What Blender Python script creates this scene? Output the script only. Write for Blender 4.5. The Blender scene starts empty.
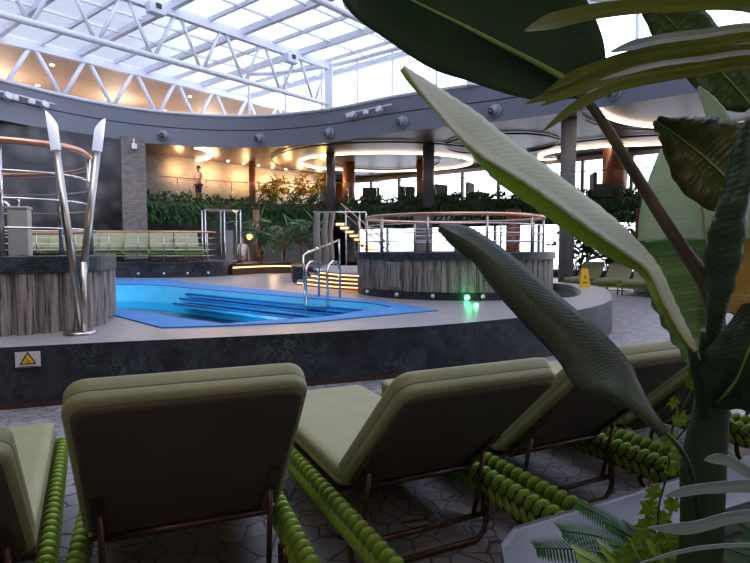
import bpy, math, random
from mathutils import Vector, Matrix
from mathutils.geometry import tessellate_polygon
random.seed(7)
C = bpy.context.scene.collection
R = math.radians
PI = math.pi
# ------------------------------------------------------------------ camera
F = 560.0; HCAM = 1.4; PITCH = math.atan((281.5-247)/F)
FW = Vector((0, math.cos(PITCH), -math.sin(PITCH))); UP = Vector((0, math.sin(PITCH), math.cos(PITCH)))
CAMP = Vector((0, 0, HCAM))
cam = bpy.data.cameras.new('camera'); cam.sensor_width = 36; cam.lens = F/750*36
cam.clip_start = 0.05; cam.clip_end = 300
co = bpy.data.objects.new('camera', cam); C.objects.link(co)
co.location = CAMP; co.rotation_euler = (PI/2-PITCH, 0, 0)
bpy.context.scene.camera = co
def ray(px, py): return Vector(((px-375)/F, 0, 0)) + UP*((281.5-py)/F) + FW
def at(px, py, Y):                 # the world point seen there at distance Y
    d = ray(px, py); return CAMP + d*(Y/d.y)
def onz(px, py, z):                # the world point seen there at height z
    d = ray(px, py); return CAMP + d*((z-HCAM)/d.z)
E1 = Vector((.643, .766, 0)); E2 = Vector((-.766, .643, 0))
def ab(a, b, z=0): return E1*a + E2*b + Vector((0, 0, z))
def V(*a): return Vector(a)

# ------------------------------------------------------------------ materials
def newmat(name):
    m = bpy.data.materials.new(name); m.use_nodes = True
    nt = m.node_tree; b = nt.nodes['Principled BSDF']; return m, nt, b
def rgb(c): return (c[0], c[1], c[2], 1)
def mat(name, col, rough=.5, metal=0, var=.12, scale=8, bump=0, bscale=40, stretch=(1,1,1), emit=None, es=0, spec=.5, coords='Object'):
    m, nt, b = newmat(name); N = nt.nodes; L = nt.links
    tc = N.new('ShaderNodeTexCoord'); mp = N.new('ShaderNodeMapping'); mp.inputs['Scale'].default_value = stretch
    L.new(tc.outputs[coords], mp.inputs[0])
    n = N.new('ShaderNodeTexNoise'); n.inputs['Scale'].default_value = scale; n.inputs['Detail'].default_value = 4
    L.new(mp.outputs[0], n.inputs[0])
    r = N.new('ShaderNodeValToRGB'); r.color_ramp.elements[0].position = .3; r.color_ramp.elements[1].position = .7
    r.color_ramp.elements[0].color = rgb([c*(1-var) for c in col]); r.color_ramp.elements[1].color = rgb([min(1, c*(1+var)) for c in col])
    L.new(n.outputs[0], r.inputs[0]); L.new(r.outputs[0], b.inputs['Base Color'])
    b.inputs['Roughness'].default_value = rough; b.inputs['Metallic'].default_value = metal
    b.inputs['Specular IOR Level'].default_value = spec
    if bump:
        n2 = N.new('ShaderNodeTexNoise'); n2.inputs['Scale'].default_value = bscale; L.new(mp.outputs[0], n2.inputs[0])
        bp = N.new('ShaderNodeBump'); bp.inputs['Strength'].default_value = bump; bp.inputs['Distance'].default_value = .02
        L.new(n2.outputs[0], bp.inputs['Height']); L.new(bp.outputs[0], b.inputs['Normal'])
    if emit: b.inputs['Emission Color'].default_value = rgb(emit); b.inputs['Emission Strength'].default_value = es
    return m
def emat(name, col, s):
    m = bpy.data.materials.new(name); m.use_nodes = True; nt = m.node_tree; nt.nodes.clear()
    e = nt.nodes.new('ShaderNodeEmission'); e.inputs[0].default_value = rgb(col); e.inputs[1].default_value = s
    o = nt.nodes.new('ShaderNodeOutputMaterial'); nt.links.new(e.outputs[0], o.inputs[0]); return m
def glassmat(name, tint, gloss=.12, rough=.05, diffuse=0):
    m = bpy.data.materials.new(name); m.use_nodes = True; nt = m.node_tree; nt.nodes.clear(); N = nt.nodes; L = nt.links
    t = N.new('ShaderNodeBsdfTransparent'); t.inputs[0].default_value = rgb(tint)
    g = N.new('ShaderNodeBsdfGlossy'); g.inputs['Roughness'].default_value = rough
    mx = N.new('ShaderNodeMixShader'); mx.inputs[0].default_value = gloss
    L.new(t.outputs[0], mx.inputs[1]); L.new(g.outputs[0], mx.inputs[2])
    out = mx
    if diffuse:
        d = N.new('ShaderNodeBsdfTranslucent'); d.inputs[0].default_value = (.85,.87,.92,1)
        m2 = N.new('ShaderNodeMixShader'); m2.inputs[0].default_value = diffuse
        L.new(mx.outputs[0], m2.inputs[1]); L.new(d.outputs[0], m2.inputs[2]); out = m2
    o = N.new('ShaderNodeOutputMaterial'); L.new(out.outputs[0], o.inputs[0]); return m
def leafmat(name, col, col2=None, vein=60, rough=.4, trans=.35, bump=.25):
    """leaf with fine side veins running across (uv: u across, v along)"""
    m, nt, b = newmat(name); N = nt.nodes; L = nt.links
    uv = N.new('ShaderNodeUVMap'); sp = N.new('ShaderNodeSeparateXYZ'); L.new(uv.outputs[0], sp.inputs[0])
    ma = N.new('ShaderNodeMath'); ma.operation = 'SUBTRACT'; ma.inputs[1].default_value = .5; L.new(sp.outputs[0], ma.inputs[0])
    ab_ = N.new('ShaderNodeMath'); ab_.operation = 'ABSOLUTE'; L.new(ma.outputs[0], ab_.inputs[0])
    k = N.new('ShaderNodeMath'); k.operation = 'MULTIPLY'; k.inputs[1].default_value = -.12; L.new(ab_.outputs[0], k.inputs[0])
    s = N.new('ShaderNodeMath'); s.operation = 'ADD'; L.new(k.outputs[0], s.inputs[0]); L.new(sp.outputs[1], s.inputs[1])
    nz = N.new('ShaderNodeTexNoise'); nz.inputs['Scale'].default_value = 5; L.new(uv.outputs[0], nz.inputs[0])
    nm = N.new('ShaderNodeMath'); nm.operation = 'MULTIPLY_ADD'; nm.inputs[1].default_value = .03; L.new(nz.outputs[0], nm.inputs[0]); L.new(s.outputs[0], nm.inputs[2])
    w = N.new('ShaderNodeMath'); w.operation = 'MULTIPLY'; w.inputs[1].default_value = vein*6.28; L.new(nm.outputs[0], w.inputs[0])
    si = N.new('ShaderNodeMath'); si.operation = 'SINE'; L.new(w.outputs[0], si.inputs[0])
    bp = N.new('ShaderNodeBump'); bp.inputs['Strength'].default_value = bump; bp.inputs['Distance'].default_value = .0011
    L.new(si.outputs[0], bp.inputs['Height']); L.new(bp.outputs[0], b.inputs['Normal'])
    mp = N.new('ShaderNodeMapRange'); mp.inputs[1].default_value = -1; mp.inputs[2].default_value = 1; L.new(si.outputs[0], mp.inputs[0])
    mp.inputs[3].default_value = .0; mp.inputs[4].default_value = .10
    n2 = N.new('ShaderNodeTexNoise'); n2.inputs['Scale'].default_value = 2.2; n2.inputs['Detail'].default_value = 3; L.new(uv.outputs[0], n2.inputs[0])
    rr = N.new('ShaderNodeMapRange'); rr.inputs[1].default_value = .4; rr.inputs[2].default_value = .65; L.new(n2.outputs[0], rr.inputs[0])
    c2 = col2 or [c*1.35 for c in col]
    m1 = N.new('ShaderNodeMix'); m1.data_type = 'RGBA'; m1.inputs[6].default_value = rgb(col); m1.inputs[7].default_value = rgb(c2); L.new(rr.outputs[0], m1.inputs[0])
    m2 = N.new('ShaderNodeMix'); m2.data_type = 'RGBA'; m2.inputs[7].default_value = rgb([c*.62 for c in col]); L.new(mp.outputs[0], m2.inputs[0]); L.new(m1.outputs[2], m2.inputs[6])
    L.new(m2.outputs[2], b.inputs['Base Color']); b.inputs['Roughness'].default_value = rough; b.inputs['Specular IOR Level'].default_value = .35
    tr = N.new('ShaderNodeBsdfTranslucent'); L.new(m2.outputs[2], tr.inputs[0])
    mx = N.new('ShaderNodeMixShader'); mx.inputs[0].default_value = trans
    L.new(b.outputs[0], mx.inputs[1]); L.new(tr.outputs[0], mx.inputs[2]); L.new(mx.outputs[0], nt.nodes['Material Output'].inputs[0])
    return m
M = {}
M['fascia'] = mat('fascia_paint', (.135,.15,.185), .45, var=.05, scale=.6)
M['white'] = mat('white_steel', (.66,.68,.74), .4, var=.03)
M['coping'] = mat('coping_white', (.5,.52,.58), .4, var=.03)
M['chrome'] = mat('chrome', (.62,.6,.6), .18, 1, var=.03)
M['steelbox'] = mat('satin_steel', (.50,.50,.50), .35, .45, var=.08, scale=2)
M['brushed'] = mat('brushed_steel', (.42,.38,.35), .28, 1, var=.1, stretch=(1,1,.1))
M['copper'] = mat('copper_tube', (.62,.30,.20), .28, .8, var=.06)
M['brownmetal'] = mat('brown_metal', (.09,.045,.035), .35, .6, var=.1)
M['cushion'] = mat('olive_cushion', (.245,.24,.125), .62, var=.07, scale=5, bump=.12, bscale=6)
M['piping'] = mat('cushion_piping', (.12,.115,.06), .7)
M['underpanel'] = mat('sling_panel', (.062,.045,.028), .6, var=.2, scale=3)
M['belt'] = mat('green_belt', (.17,.27,.022), .55, var=.12, scale=30)
M['dark'] = mat('dark_core', (.012,.014,.008), .8)
M['water'] = glassmat('pool_water', (.62,.90,.96), .10, .03)
M['tubwater'] = mat('tub_dark_water', (.015,.035,.035), .04, var=.2, scale=2)
M['poolblue'] = mat('pool_tile_cyan', (.06,.52,.88), .35, var=.07, scale=3)
M['poolfloor'] = mat('pool_floor_teal', (.08,.62,.66), .35, var=.2, scale=1.5)
M['poolnet'] = mat('pool_edge_blue', (.010,.17,.48), .55, var=.10, scale=5, bump=.3, bscale=90)
M['poolline'] = mat('pool_step_blue', (.012,.12,.40), .4, var=.08)
M['yellow'] = mat('sign_yellow', (.85,.50,.01), .4, var=.04)
M['black'] = mat('black_plastic', (.012,.012,.014), .4)
M['ink'] = mat('sign_ink', (.02,.02,.02), .6)
M['paper'] = mat('sign_white', (.62,.60,.62), .5, var=.03)
M['lampglass'] = mat('frosted_lamp', (.55,.57,.68), .3, var=.02, emit=(.75,.78,1), es=.42)
M['spk'] = mat('speaker_grey', (.20,.22,.26), .4, var=.05)
M['ringlight'] = emat('ring_led', (1,.80,.62), 6)
M['warmled'] = emat('warm_led_strip', (1,.52,.20), 2.6)
M['spotled'] = emat('downlight_led', (1,.75,.5), 14)
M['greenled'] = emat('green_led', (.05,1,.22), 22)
M['amberled'] = emat('amber_lamp', (1,.40,.08), 5)
M['brickwhite'] = None
M['darkwood'] = mat('dark_brown_panel', (.045,.028,.022), .45, var=.2, scale=2)
M['copperpanel'] = mat('copper_column', (.22,.085,.05), .35, .3, var=.15, scale=2)
M['concrete'] = mat('concrete_column', (.17,.155,.15), .6, var=.25, scale=3, stretch=(1,1,.25), bump=.3, bscale=12)
M['greycol'] = mat('grey_column', (.10,.09,.095), .4, var=.15, scale=2)
M['topdeck'] = mat('warm_upper_wall', (.62,.48,.38), .6, var=.10, scale=.8)
M['stone'] = mat('planter_stone', (.14,.15,.18), .42, var=.12, scale=6, bump=.1, bscale=60)
M['soil'] = mat('soil', (.02,.014,.01), .95, var=.4, scale=30, bump=.8, bscale=40)
M['skin'] = mat('skin', (.42,.22,.14), .5); M['shirt'] = mat('white_shirt', (.62,.62,.62), .8)
M['hair'] = mat('dark_hair', (.02,.013,.01), .6); M['shorts'] = mat('dark_shorts', (.03,.035,.06), .8)
M['chair'] = mat('dark_armchair', (.035,.038,.035), .7)
M['artwhite'] = mat('panel_grey', (.2,.2,.22), .5)
M['hedge'] = leafmat('hedge_leaf', (.045,.125,.045), (.09,.21,.075), 4, .45, .25, 0)
M['hedge2'] = leafmat('hedge_leaf_dark', (.028,.075,.034), (.05,.125,.045), 4, .45, .25, 0)
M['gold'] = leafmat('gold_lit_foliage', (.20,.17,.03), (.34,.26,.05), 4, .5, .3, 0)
M['winglass'] = glassmat('window_glass', (.95,.97,1), .06)
M['roofglass'] = glassmat('roof_glass', (.74,.77,.86), .05, .1, .14)
M['caseglass'] = glassmat('case_glass', (.8,.85,.85), .12)

def special():
    # dark marble with faint veins
    m, nt, b = newmat('dark_marble'); N = nt.nodes; L = nt.links
    tc = N.new('ShaderNodeTexCoord')
    n = N.new('ShaderNodeTexNoise'); n.inputs['Scale'].default_value = 2.4; n.inputs['Detail'].default_value = 9; n.inputs['Distortion'].default_value = 1.6; n.inputs['Roughness'].default_value = .62
    L.new(tc.outputs['Object'], n.inputs[0])
    r = N.new('ShaderNodeValToRGB'); e = r.color_ramp.elements; e[0].position = .40; e[0].color = (.012,.015,.020,1); e[1].position = .60; e[1].color = (.034,.038,.048,1)
    L.new(n.outputs[0], r.inputs[0])
    n2 = N.new('ShaderNodeTexNoise'); n2.inputs['Scale'].default_value = 3.1; n2.inputs['Detail'].default_value = 10; n2.inputs['Distortion'].default_value = 3; n2.inputs['Roughness'].default_value = .7
    L.new(tc.outputs['Object'], n2.inputs[0])
    r2 = N.new('ShaderNodeValToRGB'); e = r2.color_ramp.elements; e[0].position = .485; e[0].color = (0,0,0,1); e[1].position = .515; e[1].color = (0,0,0,1)
    x = e.new(.5); x.color = (1,1,1,1)
    L.new(n2.outputs[0], r2.inputs[0])
    n3 = N.new('ShaderNodeTexNoise'); n3.inputs['Scale'].default_value = 1.3; L.new(tc.outputs['Object'], n3.inputs[0])
    mr = N.new('ShaderNodeMapRange'); mr.inputs[1].default_value = .44; mr.inputs[2].default_value = .7; L.new(n3.outputs[0], mr.inputs[0])
    mu = N.new('ShaderNodeMath'); mu.operation = 'MULTIPLY'; L.new(r2.outputs[0], mu.inputs[0]); L.new(mr.outputs[0], mu.inputs[1])
    mx = N.new('ShaderNodeMix'); mx.data_type = 'RGBA'; L.new(mu.outputs[0], mx.inputs[0]); L.new(r.outputs[0], mx.inputs[6]); mx.inputs[7].default_value = (.17,.195,.23,1)
    L.new(mx.outputs[2], b.inputs['Base Color']); b.inputs['Roughness'].default_value = .42; b.inputs['Specular IOR Level'].default_value = .3
    M['marble'] = m
    # grooved-timber cladding, streaked along z
    m, nt, b = newmat('timber_cladding'); N = nt.nodes; L = nt.links
    tc = N.new('ShaderNodeTexCoord'); mp = N.new('ShaderNodeMapping'); mp.inputs['Scale'].default_value = (22,22,1.1); L.new(tc.outputs['Object'], mp.inputs[0])
    n = N.new('ShaderNodeTexNoise'); n.inputs['Scale'].default_value = 1.6; n.inputs['Detail'].default_value = 8; n.inputs['Roughness'].default_value = .7; L.new(mp.outputs[0], n.inputs[0])
    r = N.new('ShaderNodeValToRGB'); e = r.color_ramp.elements; e[0].position = .40; e[0].color = (.03,.024,.022,1); e[1].position = .58; e[1].color = (.30,.25,.225,1)
    x = e.new(.45); x.color = (.16,.135,.12,1)
    L.new(n.outputs[0], r.inputs[0]); L.new(r.outputs[0], b.inputs['Base Color']); b.inputs['Roughness'].default_value = .6
    bp = N.new('ShaderNodeBump'); bp.inputs['Strength'].default_value = .6; bp.inputs['Distance'].default_value = .01; L.new(n.outputs[0], bp.inputs['Height']); L.new(bp.outputs[0], b.inputs['Normal'])
    M['timber'] = m
    # crazy paving
    m, nt, b = newmat('crazy_paving'); N = nt.nodes; L = nt.links
    tc = N.new('ShaderNodeTexCoord'); nn = N.new('ShaderNodeTexNoise'); nn.inputs['Scale'].default_value = 5; L.new(tc.outputs['Object'], nn.inputs[0])
    vm = N.new('ShaderNodeVectorMath'); vm.operation = 'MULTIPLY_ADD'; vm.inputs[1].default_value = (.06,.06,0); L.new(nn.outputs['Color'], vm.inputs[0]); L.new(tc.outputs['Object'], vm.inputs[2])
    v = N.new('ShaderNodeTexVoronoi'); v.feature = 'DISTANCE_TO_EDGE'; v.inputs['Scale'].default_value = 7.6; L.new(vm.outputs[0], v.inputs[0])
    v2 = N.new('ShaderNodeTexVoronoi'); v2.inputs['Scale'].default_value = 7.6; L.new(vm.outputs[0], v2.inputs[0])
    r = N.new('ShaderNodeValToRGB'); e = r.color_ramp.elements; e[0].position = .008; e[0].color = (0,0,0,1); e[1].position = .045; e[1].color = (1,1,1,1); L.new(v.outputs[0], r.inputs[0])
    sp = N.new('ShaderNodeSeparateColor'); L.new(v2.outputs['Color'], sp.inputs[0])
    st = N.new('ShaderNodeValToRGB'); e = st.color_ramp.elements; e[0].color = (.20,.185,.205,1); e[1].color = (.285,.265,.295,1); L.new(sp.outputs[0], st.inputs[0])
    mx = N.new('ShaderNodeMix'); mx.data_type = 'RGBA'; L.new(r.outputs[0], mx.inputs[0]); mx.inputs[6].default_value = (.045,.038,.045,1); L.new(st.outputs[0], mx.inputs[7])
    L.new(mx.outputs[2], b.inputs['Base Color']); b.inputs['Roughness'].default_value = .5
    bp = N.new('ShaderNodeBump'); bp.inputs['Strength'].default_value = .4; bp.inputs['Distance'].default_value = .01; L.new(r.outputs[0], bp.inputs['Height']); L.new(bp.outputs[0], b.inputs['Normal'])
    M['paving'] = m
    # deck surface
    M['deck'] = mat('deck_surface', (.285,.262,.272), .33, var=.10, scale=1.6, bump=.08, bscale=30)
    # bricks
    def brick(name, c1, c2, mo, sc, ref='Object', bw=.5):
        m, nt, b = newmat(name); N = nt.nodes; L = nt.links
        uv = N.new('ShaderNodeUVMap'); bt = N.new('ShaderNodeTexBrick')
        L.new(uv.outputs[0], bt.inputs[0]); bt.inputs['Color1'].default_value = rgb(c1); bt.inputs['Color2'].default_value = rgb(c2); bt.inputs['Mortar'].default_value = rgb(mo)
        bt.inputs['Scale'].default_value = sc; bt.inputs['Mortar Size'].default_value = .015
        L.new(bt.outputs[0], b.inputs['Base Color']); b.inputs['Roughness'].default_value = .7
        bp = N.new('ShaderNodeBump'); bp.inputs['Strength'].default_value = .5; bp.inputs['Distance'].default_value = .02; L.new(bt.outputs['Fac'], bp.inputs['Height']); bp.invert = True; L.new(bp.outputs[0], b.inputs['Normal'])
        return m
    M['brickwhite'] = brick('white_stone_brick', (.66,.60,.52), (.56,.50,.43), (.42,.37,.31), 2.2)
    M['brickgrey'] = brick('grey_stone_brick', (.20,.18,.18), (.13,.12,.125), (.07,.065,.065), 2.6)
    # dark relief wall
    m, nt, b = newmat('relief_wall'); N = nt.nodes; L = nt.links
    tc = N.new('ShaderNodeTexCoord'); v = N.new('ShaderNodeTexVoronoi'); v.feature = 'SMOOTH_F1'; v.inputs['Scale'].default_value = 1.7; L.new(tc.outputs['Object'], v.inputs[0])
    r = N.new('ShaderNodeValToRGB'); e = r.color_ramp.elements; e[0].position=.15; e[0].color = (.085,.078,.082,1); e[1].position=.55; e[1].color = (.018,.018,.02,1); L.new(v.outputs[0], r.inputs[0])
    L.new(r.outputs[0], b.inputs['Base Color']); b.inputs['Roughness'].default_value = .6
    bp = N.new('ShaderNodeBump'); bp.inputs['Strength'].default_value = 1; bp.inputs['Distance'].default_value = .15; L.new(v.outputs[0], bp.inputs['Height']); L.new(bp.outputs[0], b.inputs['Normal'])
    M['relief'] = m
    # glossy brown panelled ceiling
    m, nt, b = newmat('panel_ceiling'); N = nt.nodes; L = nt.links
    tc = N.new('ShaderNodeTexCoord'); mp = N.new('ShaderNodeMapping'); mp.inputs['Rotation'].default_value = (0,0,R(-50)); L.new(tc.outputs['Object'], mp.inputs[0])
    bt = N.new('ShaderNodeTexBrick'); L.new(mp.outputs[0], bt.inputs[0]); bt.inputs['Scale'].default_value = .8; bt.inputs['Mortar Size'].default_value = .008
    bt.inputs['Color1'].default_value = (.16,.11,.10,1); bt.inputs['Color2'].default_value = (.13,.085,.075,1); bt.inputs['Mortar'].default_value = (.02,.012,.01,1)
    L.new(bt.outputs[0], b.inputs['Base Color']); b.inputs['Roughness'].default_value = .42; b.inputs['Metallic'].default_value = .1
    M['ceil'] = m
special()

# ------------------------------------------------------------------ mesh builder
def tag(o, label=None, cat=None, group=None, kind=None):
    if label: o['label'] = label
    if cat: o['category'] = cat
    if group: o['group'] = group
    if kind: o['kind'] = kind
    return o
def empty(name, loc=(0,0,0), rz=0, label=None, cat=None, group=None, kind=None):
    o = bpy.data.objects.new(name, None); C.objects.link(o); o.location = loc; o.rotation_euler = (0,0,rz); o.empty_display_size = .1
    return tag(o, label, cat, group, kind)
class MB:
    def __init__(s): s.v = []; s.f = []; s.uv = []; s.sm = []
    def face(s, idx, uv=None, smooth=False): s.f.append(tuple(idx)); s.uv.append(uv); s.sm.append(smooth)
    def box(s, c, sz, rz=0, mtx=None):
        b = len(s.v); c = Vector(c)
        m = mtx or Matrix.Rotation(rz, 3, 'Z')
        for x in (-.5,.5):
            for y in (-.5,.5):
                for z in (-.5,.5): s.v.append(c + m @ Vector((x*sz[0], y*sz[1], z*sz[2])))
        for q in ((0,1,3,2),(4,6,7,5),(0,4,5,1),(2,3,7,6),(0,2,6,4),(1,5,7,3)): s.face([b+i for i in q])
        return s
    def bar(s, p, q, w, h=None, up=Vector((0,0,1))):
        p = Vector(p); q = Vector(q); d = (q-p); l = d.length; d.normalize(); h = h or w
        x = d.cross(up)
        if x.length < 1e-4: x = d.cross(Vector((0,1,0)))
        x.normalize(); z = x.cross(d)
        m = Matrix((x, d, z)).transposed()
        return s.box((p+q)/2, (w, l, h), mtx=m)
    def tube(s, pts, r, seg=8, cap=True, closed=False, smooth=True):
        pts = [Vector(p) for p in pts]; n = len(pts); b = len(s.v)
        rs = r if isinstance(r, (list, tuple)) else [r]*n
        ref = None
        for i, p in enumerate(pts):
            if closed: d = pts[(i+1) % n]-pts[i-1]
            else: d = pts[min(i+1, n-1)]-pts[max(i-1, 0)]
            d.normalize()
            if ref is None: ref = d.cross(Vector((0,0,1)) if abs(d.z) < .9 else Vector((1,0,0))).normalized()
            ref = (ref - d*ref.dot(d)).normalized(); o = d.cross(ref)
            for k in range(seg):
                a = 2*PI*k/seg; s.v.append(p + ref*math.cos(a)*rs[i] + o*math.sin(a)*rs[i])
        m = n if closed else n-1
        for i in range(m):
            for k in range(seg):
                i2 = (i+1) % n
                s.face((b+i*seg+k, b+i*seg+(k+1)%seg, b+i2*seg+(k+1)%seg, b+i2*seg+k), [(k/seg, i/n), ((k+1)/seg, i/n), ((k+1)/seg, (i+1)/n), (k/seg, (i+1)/n)], smooth)
        if cap and not closed:
            s.face([b+k for k in range(seg)][::-1]); s.face([b+(n-1)*seg+k for k in range(seg)])
        return s
    def lathe(s, prof, c, seg=16, mtx=None, smooth=True):
        b = len(s.v); m = mtx or Matrix.Identity(3); c = Vector(c)
        for (r, z) in prof:
            for k in range(seg):
                a = 2*PI*k/seg; s.v.append(c + m @ Vector((r*math.cos(a), r*math.sin(a), z)))
        for i in range(len(prof)-1):
            for k in range(seg): s.face((b+i*seg+k, b+i*seg+(k+1)%seg, b+(i+1)*seg+(k+1)%seg, b+(i+1)*seg+k), None, smooth)
        s.face([b+k for k in range(seg)][::-1]); s.face([b+(len(prof)-1)*seg+k for k in range(seg)])
        return s
    def ell(s, c, r, mtx=None, u=10, w=6):
        return s.lathe([(max(.02, math.sin(PI*i/w))*1, -math.cos(PI*i/w)) for i in range(w+1)], c, u, (mtx or Matrix.Identity(3)) @ Matrix.Diagonal(Vector(r)))
    def prism(s, poly, z0, z1, holes=(), top=True, bottom=True, sides=True):
        loops = [[Vector((p[0], p[1], 0)) for p in poly]] + [[Vector((p[0], p[1], 0)) for p in h] for h in holes]
        flat = [p for l in loops for p in l]; b = len(s.v)
        tri = tessellate_polygon(loops); n = len(flat)
        for p in flat: s.v.append(Vector((p.x, p.y, z0)))
        for p in flat: s.v.append(Vector((p.x, p.y, z1)))
        for t in tri:
            a, bb, c = [flat[i] for i in t]
            if (bb-a).cross(c-a).z < 0: t = t[::-1]
            if top: s.face([b+n+i for i in t])
            if bottom: s.face([b+i for i in t][::-1])
        if sides:
            o = 0
            for l in loops:
                k = len(l); d = 0
                for i in range(k):
                    j = (i+1) % k; L_ = (l[j]-l[i]).length
                    s.face((b+o+i, b+o+j, b+n+o+j, b+n+o+i), [(d, z0), (d+L_, z0), (d+L_, z1), (d, z1)]); d += L_
                o += k
        return s
    def strip(s, path, z0, z1, closed=False, thick=0):
        b = len(s.v); n = len(path); d = 0; D = [0]
        for i in range(1, n): D.append(D[-1] + (Vector(path[i][:2])-Vector(path[i-1][:2])).length)
        for p in path: s.v.append(Vector((p[0], p[1], z0))); s.v.append(Vector((p[0], p[1], z1)))
        m = n if closed else n-1
        for i in range(m):
            j = (i+1) % n; dj = D[j] if j else D[-1]+1
            s.face((b+2*i, b+2*j, b+2*j+1, b+2*i+1), [(D[i], z0), (dj, z0), (dj, z1), (D[i], z1)], True)
        return s
    def build(s, name, m, parent=None, world=False, bevel=0, sub=0, solid=0):
        me = bpy.data.meshes.new(name)
        me.from_pydata([tuple(v) for v in s.v], [], s.f)
        uvl = me.uv_layers.new(name='UVMap')
        li = 0
        for fi, f in enumerate(s.f):
            u = s.uv[fi]
            for k in range(len(f)):
                if u: uvl.data[li].uv = u[k]
                else:
                    v = s.v[f[k]]; uvl.data[li].uv = (v[0]+v[1], v[2])
                li += 1
        me.polygons.foreach_set('use_smooth', s.sm)
        me.materials.append(m); me.validate()
        o = bpy.data.objects.new(name, me); C.objects.link(o)
        if parent:
            o.parent = parent
            if world:
                mw = Matrix.Translation(parent.location) @ Matrix.Rotation(parent.rotation_euler.z, 4, 'Z'); p = parent.parent
                while p: mw = Matrix.Translation(p.location) @ Matrix.Rotation(p.rotation_euler.z, 4, 'Z') @ mw; p = p.parent
                me.transform(mw.inverted())
        if bevel:
            md = o.modifiers.new('b', 'BEVEL'); md.width = bevel; md.segments = 2; md.limit_method = 'ANGLE'
        if solid:
            md = o.modifiers.new('s', 'SOLIDIFY'); md.thickness = solid; md.offset = 0
        if sub:
            md = o.modifiers.new('u', 'SUBSURF'); md.levels = sub; md.render_levels = sub
        return o
def copy_tree(o, parent=None):
    c = o.copy(); C.objects.link(c); c.parent = parent
    for ch in list(o.children): copy_tree(ch, c)
    return c
def cat_(pts, n=6, closed=False):      # Catmull-Rom
    pts = [Vector(p) for p in pts]; out = []; k = len(pts)
    def g(i): return pts[i % k] if closed else pts[max(0, min(k-1, i))]
    for i in range(k if closed else k-1):
        p0, p1, p2, p3 = g(i-1), g(i), g(i+1), g(i+2)
        for j in range(n):
            t = j/n
            out.append(.5*((2*p1)+(p2-p0)*t+(2*p0-5*p1+4*p2-p3)*t*t+(3*p1-p0-3*p2+p3)*t**3))
    if not closed: out.append(pts[-1])
    return out
def offset(path, d, closed=False):     # to the right-hand side of travel
    out = []; n = len(path)
    for i in range(n):
        a = path[i-1] if (closed or i) else path[i]; b = path[(i+1) % n] if (closed or i < n-1) else path[i]
        t = (Vector(b[:2])-Vector(a[:2])).normalized(); out.append(Vector((path[i][0]+t.y*d, path[i][1]-t.x*d, 0)))
    return out
def struct(name, mb, m, **k):
    return tag(mb.build(name, m, **k), kind='structure')

# ------------------------------------------------------------------ shell
FLR = MB(); FLR.box((0, 14, -.05), (60, 60, .1)); struct('floor', FLR, M['paving'])
open_key = [(-12.2,18.2),(-10.2,21.5),(-7.6,23.1),(-4.8,23.4),(-1.8,22.3),(.9,20.3),(4.2,18.5),(6.7,16.7),(8.5,15.2),(11.5,12.6),(13.6,9),(13,4.6),(8,2.2),(0,1.9),(-8,2.6),(-13.5,6),(-15,11)]
op = cat_([Vector((x,y,0)) for x, y in open_key], 6, True)
def outer(p):
    c = Vector((-1, 12, 0)); d = (p-c).normalized(); return c + d*60
OA = 25.2; OB = 24.6      # outer walls, side A (windows) and side B
outer_poly = [ab(OA,-32), ab(OA,OB), ab(-6,OB), ab(-6,OB-4), V(-18,-7,0), V(20,-7,0)]
struct('ceiling', MB().prism([tuple(p[:2]) for p in outer_poly], 5.5, 5.55, holes=[[tuple(p[:2]) for p in op]], sides=False), M['ceil'])
top_poly = [ab(OA+1,-33), ab(OA+1,36), ab(-6,36), V(-24,-9,0), V(22,-9,0)]
struct('floor_top_deck', MB().prism([tuple(p[:2]) for p in top_poly], 6.7, 6.78, holes=[[tuple(p[:2]) for p in op]], sides=False), M['coping'])
fas = MB().strip(op+[op[0]], 5.5, 6.12)
struct('trim_1', fas, M['fascia'])
opo = offset(op, -.06, True)
struct('trim_2', MB().strip(offset(op+[op[0]], 0.0), 6.12, 6.15).strip([p for p in op+[op[0]]], 6.15, 6.72), M['fascia'])
# shadow joint and coping
j = offset(op, .03, True)
struct('trim_3', MB().tube([V(p.x,p.y,6.2) for p in op], .02, 4, closed=True), M['black'])
struct('trim_4', MB().tube([V(p.x,p.y,6.78) for p in op], .07, 6, closed=True), M['coping'])
# back / side walls
def wallseg(name, p, q, z0, z1, m, t=.15):
    p = Vector(p); q = Vector(q); mb = MB(); mid = (p+q)/2
    L_ = (q-p).length; a = math.atan2((q-p).y, (q-p).x)
    mb.box((mid.x, mid.y, (z0+z1)/2), (L_, t, z1-z0), a)
    return struct(name, mb, m)
M['beige'] = mat('beige_wall', (.50,.46,.42), .7, var=.05)
wallseg('wall_near', (-24,-7,0), (22,-7,0), 0, 6.7, M['beige'])
wallseg('wall_near_left', (-24,-7,0), ab(-6,OB-2), 0, 6.7, M['darkwood'])
wallseg('wall_near_right', (22,-7,0), ab(OA,-30), 0, 6.7, M['darkwood'])
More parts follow.
